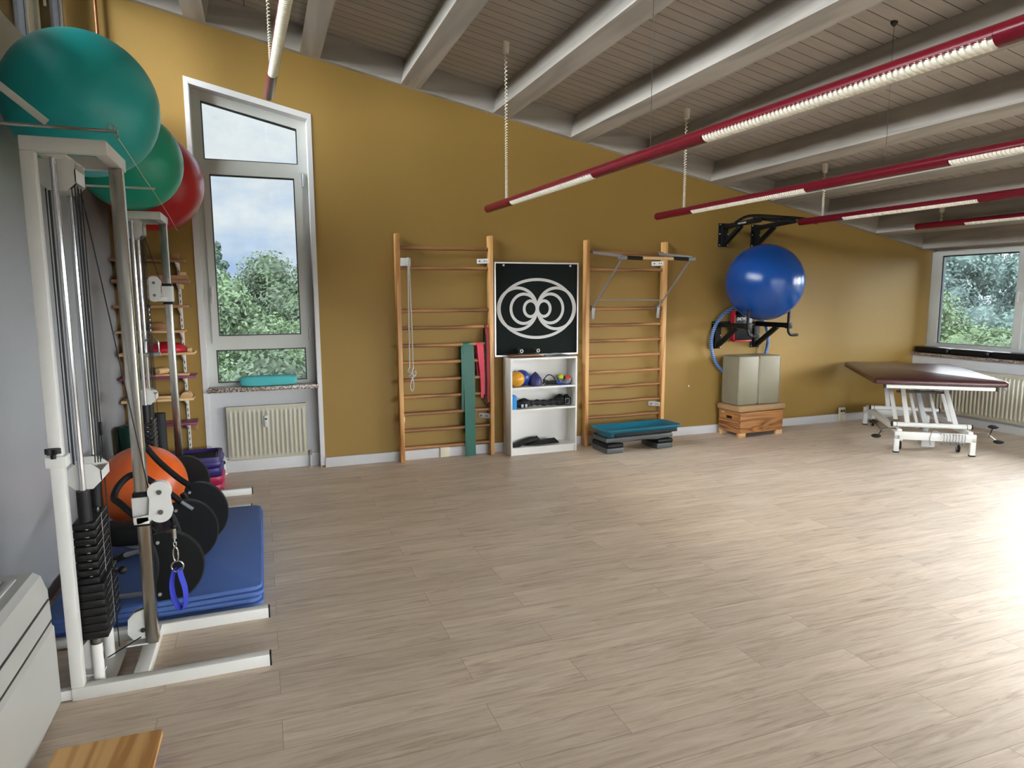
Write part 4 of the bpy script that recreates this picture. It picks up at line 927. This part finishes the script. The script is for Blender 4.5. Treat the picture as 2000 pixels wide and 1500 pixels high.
    def lobes():
        pts = []
        for i in range(25):
            g = PI*1.18 - (PI*1.36)*i/24 if True else 0; pts.append((px + .05*cos(g), pz + .05 + .05*sin(g)))
        for i in range(25):
            g = .42 - (PI*.92)*i/24; pts.append((px + .05*cos(g), pz - .045 + .05*sin(g)))
        if s > 0: pts += [(px - .10, pz - .095), (px - .10, pz - .06), (px - .05, pz - .052)]
        return pts
    if s > 0: lp = lobes()
    else: lp = [(2*px - x, zz) for x, zz in lobes()]
    m_ = MB().prism([(x, .262, zz) for x, zz in lp], (0, .004, 0)).prism([(x, .292, zz) for x, zz in lp], (0, .004, 0))
    m_.bx(min(px, cx) - (0 if s > 0 else 0), max(px, cx), .285, .292, sz - .072, sz - .04, .002) if s < 0 else m_.bx(.235, .30, .262, .30, sz - .075, sz - .04, .003)
    arm = m_.build('pulley_arm', 'wpaint', t)
    for zz in (pz + .05, pz - .045):
        MB().cyl((px, .267, zz), (px, .291, zz), .047, n=28).build('pulley_wheel', 'acg', arm)
        MB().cyl((px, .262, zz), (px, .255, zz), .011, n=12).build('bolt', 'spring', arm)
    e = px + s*.047
    MB().cyl((.152, .20, 2.14), (px - s*.045, .279, pz + .06), .0028, n=6).cyl((e, .279, pz - .05), (e, .279, pz - .115), .0026, n=6).build('cable', 'black', t)
    MB().sphere((e, .279, pz - .125), .0145, 16).build('cable_ball', 'black', t)
    return V((ox + e, oy + .279, pz - .14))
e1 = pulley(-.828, 3.128, 'white cable pulley machine nearest the camera with a blue strap', .735, False)
e2 = pulley(-.935, 5.57, 'white cable pulley machine farther back with a silver handle', 1.735, True)
def chain(e, length, parent):
    mb = MB(); n_ = max(2, int(length / .02))
    for i in range(n_):
        z = e.z - .012 - i*.02
        if i % 2: mb.tube([(e.x + .006*cos(g), e.y, z + .013*sin(g)) for g in [2*PI*k/12 for k in range(12)]], .0025, 6, True)
        else: mb.tube([(e.x, e.y + .006*cos(g), z + .013*sin(g)) for g in [2*PI*k/12 for k in range(12)]], .0025, 6, True)
    mb.build('chain', 'chrome', parent); return V((e.x, e.y, e.z - .012 - n_*.02))
t = thing('ankle_strap', 'blue webbing ankle strap hanging on a carabiner from the nearer pulley machine', 'strap', e1 - V((0, 0, .36)))
MB().cyl(e1 - V((0, 0, -.01)), e1 - V((0, 0, .045)), .010, n=14).build('swivel', 'steel', t)
c1 = chain(e1 - V((0, 0, .04)), .04, t)
MB().tube([(c1.x + .011*cos(g), c1.y, c1.z - .03 + .036*sin(g)) for g in [2*PI*k/20 for k in range(20)]], .0038, 8, True).build('carabiner', 'chrome', t)
MB().tube([(c1.x + .004 + .026*cos(g), c1.y, c1.z - .09 + .026*sin(g)) for g in [2*PI*k/28 for k in range(28)]], .0042, 8, True).build('ring', 'steel', t)
zt_ = c1.z - .116
path = smoothpath([(c1.x - .012, zt_ + .012), (c1.x - .026, zt_ - .05), (c1.x - .024, zt_ - .12), (c1.x - .004, zt_ - .175), (c1.x + .016, zt_ - .19), (c1.x + .03, zt_ - .16), (c1.x + .03, zt_ - .09), (c1.x + .018, zt_ - .03), (c1.x + .012, zt_ + .012)])
MB().sheet([(p[0] - .009, c1.y - .014, p[1]) for p in [(q.x, q.y) for q in [V((a[0], a[1])) for a in path]]], [(p[0] + .009, c1.y + .014, p[1] + .004) for p in [(q.x, q.y) for q in [V((a[0], a[1])) for a in path]]], .003).build('webbing', 'strapb', t)
t = thing('cable_grip', 'silver pull handle hanging on a chain from the farther pulley machine', 'handle', e2 - V((0, 0, .4)))
c2 = chain(e2, .20, t)
MB().tube(smoothpath([(c2.x - .045, c2.y, c2.z - .15), (c2.x - .045, c2.y, c2.z - .05), (c2.x - .02, c2.y, c2.z - .028), (c2.x, c2.y, c2.z), (c2.x + .02, c2.y, c2.z - .028), (c2.x + .045, c2.y, c2.z - .05), (c2.x + .045, c2.y, c2.z - .15)], 4), .006, 8).build('stirrup', 'chrome', t)
MB().cyl((c2.x - .05, c2.y, c2.z - .15), (c2.x + .06, c2.y - .01, c2.z - .146), .0155, n=16).build('grip', 'alu', t)

# ------------------------------------------------------------------ mats, orange ball, abdominal rockers
zz = .0
for i, (dx, dy, lb) in enumerate(((.004, .008, 'lowest of the stack'), (-.006, -.004, 'second from the bottom of the stack'), (.008, .0, 'third from the bottom of the stack'), (0, 0, 'topmost of the stack'))):
    mb = MB(); o = rrect(-.585 + dx, 4.60 + dy, 1.04, 1.64, .07, 6)
    def wv(x, y): return .009*i*math.exp(-((x + .2)**2*9 + (y - 3.8)**2*14))
    k = len(o); th = .0235
    vs = [(x, y, zz + wv(x, y)) for x, y in o] + [(x, y, zz + th - .005 + wv(x, y)) for x, y in o] + [(x + (.005 if x < -.58 else -.005), y + (.005 if y < 4.6 else -.005), zz + th + wv(x, y)) for x, y in o]
    mb.add(vs, [list(range(k))] + [[r*k + j, r*k + (j+1) % k, (r+1)*k + (j+1) % k, (r+1)*k + j] for r in range(2) for j in range(k)] + [list(range(2*k, 3*k))])
    solo('gym_mat', mb, 'mat', 'blue foam gym mat, ' + lb + ' under the black rockers', 'mat', 'blue gym mats in a stack', 50); zz += .0245
MZ = zz
solo('exercise_ball', MB().sphere((-.827, 5.19, MZ + .2845), .284, 64), 'orange_ball', 'orange exercise ball on the blue mats behind the black rockers', 'exercise ball', smooth=60)
def dshape(cx, y, cz0, w_, h_, name, t, ang=0.):
    """D-shaped rocker plate: straight padded side to the left, toothed round rim to the right"""
    o = []; n_ = 40
    for i in range(n_ + 1):
        g = -PI/2 - .35 + (PI + .7)*i/n_; o.append((w_*cos(g)*.72 + .02, h_/2*sin(g)))
    o += [(-.05, h_*.40), (-.025, h_*.2), (-.02, 0), (-.03, -h_*.2), (-.055, -h_*.40)]
    R_ = lambda x, z: (cx + x*cos(ang) - z*sin(ang), cz0 + x*sin(ang) + z*cos(ang))
    mb = MB().prism([(R_(x, z)[0], y, R_(x, z)[1]) for x, z in o], (0, .03, 0)); d = mb.build(name, 'bpaint', t)
    mb = MB()
    for i in range(n_*2 + 1):
        g = -PI/2 + PI*1.0*i/(n_*2); x, z = R_(w_*cos(g)*.72 + .02, h_/2*sin(g)); mb.box((x, y + .015, z), (.007, .034, .004), 0, (0, -g - ang, 0))
    mb.build('toothed_rim', 'dark', d)
    mb = MB().tube([(R_(x, z)[0], y + .015, R_(x, z)[1]) for x, z in smoothpath([(-.06, h_*.36, 0), (-.038, h_*.2, 0), (-.03, 0, 0), (-.042, -h_*.2, 0), (-.07, -h_*.40, 0)])and [(q.x, q.y) for q in smoothpath([(-.06, h_*.36, 0), (-.038, h_*.2, 0), (-.03, 0, 0), (-.042, -h_*.2, 0), (-.07, -h_*.40, 0)])]], .024, 12); mb.build('edge_pad', 'rubber', d)
    for q in ((-.02, h_*.36), (-.01, -h_*.38)):
        x, z = R_(*q); MB().cyl((x, y, z), (x, y - .006, z), .009, n=12).build('bolt', 'alu', d)
    return d
tA = thing('abdominal_rocker', 'nearer black abdominal rocker with toothed discs on the blue mats', 'abdominal trainer', (-.55, 4.0, MZ), 0, 'black abdominal rockers')
dshape(-.550, 3.80, MZ + .192, .25, .38, 'rocker_disc', tA, -.06)
dshape(-.50, 4.36, MZ + .193, .235, .38, 'rocker_disc', tA, .10)
MB().tube(smoothpath([(-.56, 3.83, .43), (-.65, 4.0, .475), (-.80, 4.25, .53), (-.85, 4.35, .545), (-.83, 4.42, .60), (-.77, 4.45, .645), (-.70, 4.42, .635), (-.58, 4.38, .545), (-.50, 4.36, .475)]), .019, 12).build('handle_tube', 'rubber', tA)
MB().cyl((-.505, 4.355, .48), (-.44, 4.34, .43), .012, n=12).build('tube_end', 'grey_arm', tA)
MB().tube(smoothpath([(-.57, 3.83, .40), (-.66, 3.89, .365), (-.75, 3.96, .325)]), .013, 10).build('steel_tube', 'grey_arm', tA)
MB().tube(smoothpath([(-.58, 3.83, .15), (-.72, 3.88, .13), (-.86, 3.92, .118)]), .013, 10).build('steel_tube', 'grey_arm', tA)
MB().tube(smoothpath([(-.74, 3.96, .328), (-.80, 3.97, .30), (-.84, 4.0, .27)]), .018, 10).build('foam_grip', 'rubber', tA)
tB = thing('abdominal_rocker', 'farther black abdominal rocker with long handle against the orange ball', 'abdominal trainer', (-.55, 4.75, MZ), 0, 'black abdominal rockers')
dshape(-.455, 4.68, MZ + .203, .235, .40, 'rocker_disc', tB, .08)
dshape(-.62, 5.53, MZ + .203, .235, .40, 'rocker_disc', tB, .0)
MB().tube(smoothpath([(-.47, 4.69, .475), (-.55, 4.72, .535), (-.66, 4.76, .645), (-.73, 4.79, .735), (-.765, 4.82, .768), (-.80, 4.86, .765)]), .019, 12).build('handle_tube', 'rubber', tB)
MB().tube(smoothpath([(-.48, 4.70, .20), (-.60, 4.62, .16), (-.78, 4.56, .16), (-.88, 4.62, .17)]), .013, 10).build('steel_tube', 'grey_arm', tB)
MB().tube(smoothpath([(-.48, 4.71, .14), (-.56, 5.1, .13), (-.62, 5.53, .16)]), .013, 10).build('steel_tube', 'grey_arm', tB)
pillow((-.80, 4.60, .245), .30, .20, .13, .5).build('head_cushion', 'rubber', tB, smooth=60)

# ------------------------------------------------------------------ rolled mats, step stack
def roll(c, r, h, turns=3.5):
    mb = MB(); n_ = int(turns*26); L_ = []; R_ = []
    pts = [((r*(.35 + .65*i/n_))*cos(2*PI*turns*i/n_ + .6), (r*(.35 + .65*i/n_))*sin(2*PI*turns*i/n_ + .6)) for i in range(n_ + 1)]
    return MB().sheet([(c[0] + x, c[1] + y, 0.001) for x, y in pts], [(c[0] + x, c[1] + y, h) for x, y in pts], r*.12)
solo('rolled_mat', roll((-1.075, 6.25), .085, .63), 'roll_g', 'rolled dark green mat standing against the grey wall', 'mat')
solo('rolled_mat', roll((-.875, 6.50), .052, .69), 'roll_b', 'rolled black mat standing behind the farther pulley machine', 'mat')
def steptray(z, hh, mat, lb, dx=0):
    t = thing('stacking_step', lb, 'step', (-.60 + dx, 6.42, z), 0, 'plastic steps stacked by the niche', local=True)
    lp = [(.40, .40, 0, .05), (.44, .44, .015, .06), (.45, .45, hh*.45, .06), (.43, .43, hh*.62, .055), (.42, .42, hh, .05), (.37, .37, hh, .045), (.34, .34, hh - .03, .04)]
    loops = [[(x, y, zz_) for x, y in rrect(0, 0, w_, d_, r_)] for w_, d_, zz_, r_ in lp]; k = len(loops[0])
    MB().add([p for l in loops for p in l], [[i*k + j, i*k + (j+1) % k, (i+1)*k + (j+1) % k, (i+1)*k + j] for i in range(len(loops)-1) for j in range(k)] + [list(range(k)), list(range((len(loops)-1)*k, len(loops)*k))]).build('body', mat, t, smooth=50)
    MB().box((0, 0, hh - .026), (.32, .32, .006), .002).build('grip_pad', 'rubber', t)
steptray(0, .072, 'redp', 'magenta plastic step at the bottom of the stack by the niche')
steptray(.0735, .072, 'redp', 'magenta plastic step second from the bottom of the stack by the niche', .004)
steptray(.147, .075, 'purple', 'dark purple plastic step third from the bottom of the stack by the niche', -.004)
steptray(.2235, .095, 'purple', 'dark purple plastic step on top of the stack by the niche', .0)

# ------------------------------------------------------------------ wall shelving
t = thing('wall_shelf', 'slotted wall shelving with narrow brown boards left of the tall window', 'shelf', (-.88, 6.7, .15))
for x in (-.672, -1.06):
    mb = MB().bx(x - .012, x + .012, 6.79, YB - .001, .16, 2.07, .001); u = mb.build('upright', 'wpaint', t)
    mb = MB()
    for i in range(34): mb.bx(x - .0035, x + .0035, 6.7885, 6.7905, .21 + i*.055, .235 + i*.055)
    mb.build('slot_row', 'dark', u, smooth=0)
BRD = [(2.02, -.60, .022, 'brown'), (1.845, -.57, .03, 'brown'), (1.625, -.59, .024, 'brown'), (1.405, -.635, .02, 'beech'), (1.21, -.565, .022, 'beech'), (1.0, -.57, .022, 'rubine'), (.80, -.60, .022, 'beech'), (.575, -.585, .022, 'rubine')]
for z, xe, th, mt in BRD:
    MB().bx(-1.17, xe, 6.57, 6.785, z - th, z, .003).build('shelf_board', mt, t)
    for x in (-.672, -1.06):
        MB().prism([(x - .006, 6.79, z - th), (x - .006, 6.60, z - th), (x - .006, 6.61, z - th - .014), (x - .006, 6.79, z - th - .075)], (.012, 0, 0)).build('bracket', 'wpaint', t)
G = 'things on the wall shelving'
def item(name, mb, mat, lb, cat, sm=35): return solo(name, mb, mat, lb, cat, None, sm)
item('wooden_bar', MB().bx(-.70, -.645, 6.62, 6.70, 2.021, 2.075, .004), 'brown', 'short brown wooden block on the topmost wall shelf board', 'wood block')
item('wooden_bar', MB().bx(-1.1, -.585, 6.60, 6.66, 1.846, 1.884, .003), 'brown', 'long brown wooden bar on the second wall shelf board', 'wood bar')
item('wooden_bar', MB().bx(-.66, -.605, 6.68, 6.76, 1.846, 1.915, .004), 'beech', 'pale wooden block behind the long bar on the second wall shelf board', 'wood block')
item('wooden_bar', MB().bx(-.655, -.62, 6.585, 6.615, 1.765, 1.805, .003), 'beech', 'small pale block under the second wall shelf board', 'wood block')
item('wooden_dome', MB().lathe([(.10, 0), (.098, .02), (.08, .05), (.04, .068), (.004, .072)], (-.86, 6.68, 1.406), 32), 'brown', 'brown wooden balance dome on the fourth wall shelf board', 'dome', 50)
item('balance_cushion', MB().lathe([(.10, 0), (.165, .01), (.172, .03), (.165, .05), (.12, .075), (.03, .092), (.003, .092)], (-.80, 6.63, 1.211), 40), 'redv', 'round red balance cushion on the fifth wall shelf board', 'balance cushion', 50)
item('wooden_bar', MB().bx(-.625, -.59, 6.60, 6.66, 1.211, 1.245, .004), 'beech', 'small pale block beside the red balance cushion', 'wood block')
item('wooden_roller', MB().cyl((-.875, 6.58, 1.046), (-.815, 6.70, 1.046), .027, n=24), 'beech', 'short pale wooden roller on the sixth wall shelf board', 'roller')
item('wooden_bar', MB().bx(-1.0, -.625, 6.60, 6.70, 1.001, 1.018, .003), 'beech', 'flat pale board under the wooden roller', 'wood board')
item('half_round_block', MB().prism([(-.662 + .047*cos(PI*i/16), 6.60, .801 + .05*sin(PI*i/16)) for i in range(17)], (0, .12, 0)), 'beech', 'half-round wooden block on the seventh wall shelf board', 'wood block')
item('wooden_bar', MB().bx(-1.1, -.73, 6.60, 6.68, .801, .822, .003), 'beech', 'flat wooden slat left of the half-round block', 'wood board')
item('wooden_bar', MB().bx(-.625, -.585, 6.62, 6.66, .50, .552, .003), 'brown', 'dark wooden peg under the lowest wall shelf board', 'wood peg')

# ------------------------------------------------------------------ floor air conditioner and plywood board
t = thing('air_conditioner', 'white floor-standing air conditioner at the left edge', 'air conditioner', (-1.0, 2.6, 0))
mb = MB(); prof = [(-1.15, .012), (-.875, .012), (-.862, .03), (-.858, .10), (-.865, .52), (-.885, .585), (-.91, .603), (-1.15, .607)]
mb.prism([(x, 2.30, z) for x, z in prof], (0, .79, 0)); mb.build('body', 'acw', t, smooth=25)
mb = MB()
mb.prism([(-.8665, 2.32, .405), (-.8565, 2.32, .405), (-.859, 2.32, .484), (-.868, 2.32, .484)], (0, .755, 0)).build('air_flap', 'acw', t)
MB().prism([(-.857, 2.33, .04), (-.848, 2.33, .05), (-.848, 2.33, .375), (-.860, 2.33, .392)], (0, .735, 0)).build('front_panel', 'acw', t)
MB().bx(-.875, -.8585, 2.32, 3.075, .485, .4905).bx(-.87, -.8562, 2.32, 3.075, .394, .402).build('seam', 'dark', t, smooth=0)
mb = MB()
for i, x in enumerate((-.975, -1.015, -1.06)): mb.bx(x, x + .03, 2.34, 3.02, .604, .609 + .002*(i == 0), .002)
mb.build('outlet_louvre', 'acg', t)
MB().bx(-1.09, -1.08, 2.7, 2.98, .608, .6105).build('louvre_slot', 'alu', t)
mb = MB()
for i in range(16): mb.bx(-.925, -.865, 3.089, 3.0925, .15 + i*.012, .156 + i*.012)
mb.build('side_vent', 'acw', t, smooth=0)
t = thing('plywood_board', 'pale plywood roller board lying on the floor at the bottom left', 'board', (-.6, 2.4, 0), math.radians(-1), local=True)
MB().prism([(x, y, .065) for x, y in rrect(0, 0, .345, .52, .012, 3)], (0, 0, .02)).build('board', 'ply', t)
for sx in (-1, 1):
    for sy in (-1, 1):
        c = MB().cyl((sx*.145, sy*.21, .05), (sx*.145, sy*.21, .066), .02, n=14).build('caster', 'dark', t)
        MB().cyl((sx*.145 - .012, sy*.21, .026), (sx*.145 + .012, sy*.21, .026), .026, n=20).build('caster_wheel', 'bball', c)

# ------------------------------------------------------------------ outside: ground and trees
struct('ground', MB().add([(-90, 7.6, -7.5), (110, 7.6, -7.5), (110, 120, -7.0), (-90, 120, -7.0)], [[0, 1, 2, 3]]).add([(9.5, -80, -7.5), (110, -80, -7.5), (110, 7.6, -7.5), (9.5, 7.6, -7.5)], [[0, 1, 2, 3]]), 'grass', smooth=0)
def crown(seed, R_, H_, nl, ls, conifer=False):
    rnd = random.Random(seed); mb = MB(); vs = []; fs = []
    blobs = []
    for i in range(34 if not conifer else 70):
        a = rnd.uniform(0, 2*PI); zz_ = rnd.uniform(0, 1) if not conifer else (i / 70)
        if conifer: rr = R_*(1 - zz_)*rnd.uniform(.25, .85); br = R_*.30*(1.12 - zz_)*rnd.uniform(.8, 1.15) + .05
        else: rr = R_*math.sqrt(max(.02, 1 - (2*zz_ - .85)**2))*rnd.uniform(.35, .92); br = R_*.36*rnd.uniform(.7, 1.2)
        blobs.append((V((rr*cos(a), rr*sin(a), zz_*H_)), br))
    for c, r in blobs:                          # dense inner foliage
        bm = bmesh.new(); bmesh.ops.create_icosphere(bm, subdivisions=2, radius=r*.56)
        for v in bm.verts: v.co *= rnd.uniform(.8, 1.15)
        mb.bm(bm, Matrix.Translation(c))
    for i in range(nl):
        c, r = blobs[i % len(blobs)]
        d = V((rnd.gauss(0, 1), rnd.gauss(0, 1), rnd.gauss(0, 1))); d.normalize()
        p = c + V((d.x, d.y, d.z*.8)) * r * rnd.uniform(.6, 1.08)
        nrm = (d + V((rnd.gauss(0, .5), rnd.gauss(0, .5), rnd.gauss(0, .5) + .4))).normalized()
        a = nrm.orthogonal().normalized(); a.rotate(Matrix.Rotation(rnd.uniform(0, 6.3), 3, nrm)); b = nrm.cross(a)
        l_ = ls*rnd.uniform(.6, 1.3); w_ = l_*.5; n0 = len(vs)
        vs += [p - a*l_*.5, p + b*w_*.5 + nrm*l_*.06, p + a*l_*.5, p - b*w_*.5 + nrm*l_*.06]; fs.append([n0, n0+1, n0+2, n0+3])
    return mb.add(vs, fs)
def tree(label, seed, R_, H_, nl, ls, mat, loc, trunk_h, conifer=False):
    t = thing('tree', label, 'tree', loc, 0, 'trees outside the windows', local=True)
    c = crown(seed, R_, H_, nl, ls, conifer)
    for p in c.v: p.z += trunk_h
    c.build('crown', mat, t, smooth=0)
    mb = MB().tube(smoothpath([(0, 0, 0), (.08, .05, trunk_h*.5), (0, .1, trunk_h), (.05, 0, trunk_h + H_*.7)]), [.22 - .018*i*(10/18) for i in range(19)], 9)
    rnd = random.Random(seed + 5)
    for i in range(6):
        a = rnd.uniform(0, 6.3); z0 = trunk_h*rnd.uniform(.8, 1.3); mb.tube([(0, 0, z0), (R_*.35*cos(a), R_*.35*sin(a), z0 + 1.0), (R_*.7*cos(a), R_*.7*sin(a), z0 + 1.9)], [.07, .05, .02], 6)
    mb.build('trunk', 'bark', t)
    return t
def place(rows):
    for (lb, sd, R_, top, mat, x, y, con) in rows:
        H_ = (6.2 if not con else 7.0); th = top + 7.3 - H_*1.02
        tree(lb, sd, R_, H_, 36000 if y < 20 and x < 24 else 26000, (.125 if y < 20 and x < 24 else .16) if not con else .14, mat, (x, y, -7.3), th, con)
place([
 ('tall thin conifer rising above the others at the left of the tall window', 11, 1.9, 3.75, 'leafc', -1.35, 26.5, True),
 ('bright leafy tree filling the middle left of the tall window', 12, 2.5, 1.95, 'leafb', -1.1, 17.5, False),
 ('bright leafy tree filling the right half of the tall window', 13, 2.6, 2.05, 'leafb', 1.75, 18.5, False),
 ('rounded green tree behind the bright ones at the right of the tall window', 14, 3.0, 3.3, 'leafa', 2.6, 27.5, False),
 ('rounded green tree between the conifer and the right tree in the tall window', 15, 2.8, 2.75, 'leafa', .2, 29.5, False),
 ('pine-green tree behind the conifer at the left of the tall window', 16, 2.8, 2.7, 'leafc', -3.4, 28.5, False),
 ('low dark undergrowth tree seen in the lowest pane of the tall window', 17, 2.4, .15, 'leafa', .3, 13.2, False),
 ('light green round tree in the lower left of the right window', 21, 2.2, 1.65, 'leafb', 18.2, 14.3, False),
 ('small light green tree at the bottom of the right window', 22, 1.7, .75, 'leafb', 17.6, 11.75, False),
 ('tall blue-green tree behind, at the middle of the right window', 23, 3.4, 3.75, 'leafd', 29.5, 21.3, False),
 ('blue-green tree behind, at the left edge of the right window', 24, 3.2, 3.1, 'leafd', 30.0, 25.0, False),
 ('blue-green tree behind, at the right edge of the right window', 25, 3.3, 3.5, 'leafd', 28.0, 17.4, False)])
G_ = 'trees mostly outside the window openings'
for k, (x, y, sd) in enumerate(((24, 21.5, 31), (23, 12.5, 32), (26, 30, 33))):
    t_ = tree('dark blue-green tree filling the gap between the trees of the right window', sd, 3.0, 6.2, 22000, .18, 'leafd', (x, y, -7.3), .2 + .5*k)
    t_['group'] = 'gap trees outside the right window'
# ------------------------------------------------------------------ light
wd_ = bpy.data.worlds.new('sky'); SC.world = wd_; wd_.use_nodes = True
N = wd_.node_tree.nodes; L = wd_.node_tree.links; bg = N['Background']
tc = N.new('ShaderNodeTexCoord'); nv = N.new('ShaderNodeVectorMath'); nv.operation = 'NORMALIZE'; L.new(tc.outputs['Generated'], nv.inputs[0])
mp = N.new('ShaderNodeMapping'); mp.inputs['Scale'].default_value = (1.6, 1.6, 4.2); mp.inputs['Location'].default_value = (.35, .2, .12); L.new(nv.outputs[0], mp.inputs['Vector'])
nz = N.new('ShaderNodeTexNoise'); nz.inputs['Scale'].default_value = 2.2; nz.inputs['Detail'].default_value = 9; nz.inputs['Roughness'].default_value = .56; nz.inputs['Distortion'].default_value = .35; L.new(mp.outputs[0], nz.inputs['Vector'])
rp = N.new('ShaderNodeValToRGB'); rp.color_ramp.elements[0].position = .34; rp.color_ramp.elements[0].color = (.40, .57, .90, 1); rp.color_ramp.elements[1].position = .56; rp.color_ramp.elements[1].color = (.98, .98, .97, 1)
e = rp.color_ramp.elements.new(.45); e.color = (.68, .79, .95, 1)
L.new(nz.outputs['Fac'], rp.inputs[0])
def lobe(d, a, b, s):
    dt = N.new('ShaderNodeVectorMath'); dt.operation = 'DOT_PRODUCT'; dt.inputs[1].default_value = V(d).normalized(); L.new(nv.outputs[0], dt.inputs[0])
    mr = N.new('ShaderNodeMapRange'); mr.interpolation_type = 'SMOOTHSTEP'; mr.inputs[1].default_value = a; mr.inputs[2].default_value = b; mr.inputs[3].default_value = 0; mr.inputs[4].default_value = s; L.new(dt.outputs['Value'], mr.inputs[0]); return mr.outputs[0]
SKY_BASE, SKY_R, SKY_L, SKY_N, EXPO = 1.4, 15., 25., 13., 1.17
def madd(a, b):
    m_ = N.new('ShaderNodeMath'); m_.operation = 'ADD'; L.new(a, m_.inputs[0])
    if isinstance(b, float): m_.inputs[1].default_value = b
    else: L.new(b, m_.inputs[1])
    return m_.outputs[0]
fac = madd(madd(madd(lobe((.15, -.95, .35), .15, .95, SKY_N), lobe((.95, -.25, .35), .15, .95, SKY_R)), lobe((-.9, -.4, .45), .25, .95, SKY_L)), SKY_BASE)
sm = N.new('ShaderNodeVectorMath'); sm.operation = 'SCALE'; L.new(rp.outputs[0], sm.inputs[0]); L.new(fac, sm.inputs['Scale'])
sep = N.new('ShaderNodeSeparateXYZ'); L.new(nv.outputs[0], sep.inputs[0])
mr = N.new('ShaderNodeMapRange'); mr.inputs[1].default_value = -.04; mr.inputs[2].default_value = .01; L.new(sep.outputs['Z'], mr.inputs[0])
mx = N.new('ShaderNodeMix'); mx.data_type = 'RGBA'; mx.inputs[6].default_value = (.12, .15, .08, 1); L.new(mr.outputs[0], mx.inputs[0]); L.new(sm.outputs[0], mx.inputs[7])
L.new(mx.outputs[2], bg.inputs[0]); bg.inputs[1].default_value = 1.0
# ------------------------------------------------------------------ camera
cam = bpy.data.cameras.new('camera'); co = bpy.data.objects.new('camera', cam); COL.objects.link(co); SC.camera = co
cam.sensor_width = 36; cam.lens = 1312.72 / 2000 * 36; cam.clip_start = .05; cam.clip_end = 400
yaw, pitch, roll_ = math.radians(20.401), math.radians(7.546), math.radians(-.257)
fw = V((sin(yaw)*cos(pitch), cos(yaw)*cos(pitch), -sin(pitch))); rt = V((cos(yaw), -sin(yaw), 0)); up = rt.cross(fw)
r2 = rt*cos(roll_) + up*sin(roll_); u2 = -rt*sin(roll_) + up*cos(roll_)
co.matrix_world = Matrix.Translation((0, 0, 1.70)) @ Matrix((r2, u2, -fw)).transposed().to_4x4()
vs_ = SC.view_settings; vs_.view_transform = 'Standard'; vs_.look = 'None'; vs_.gamma = 1; vs_.use_curve_mapping = False; vs_.exposure = EXPO
SC.cycles.use_denoising = True
SC.cycles.max_bounces = 10; SC.cycles.diffuse_bounces = 6; SC.cycles.transparent_max_bounces = 12; SC.cycles.caustics_reflective = False; SC.cycles.caustics_refractive = False; SC.cycles.sample_clamp_indirect = 6
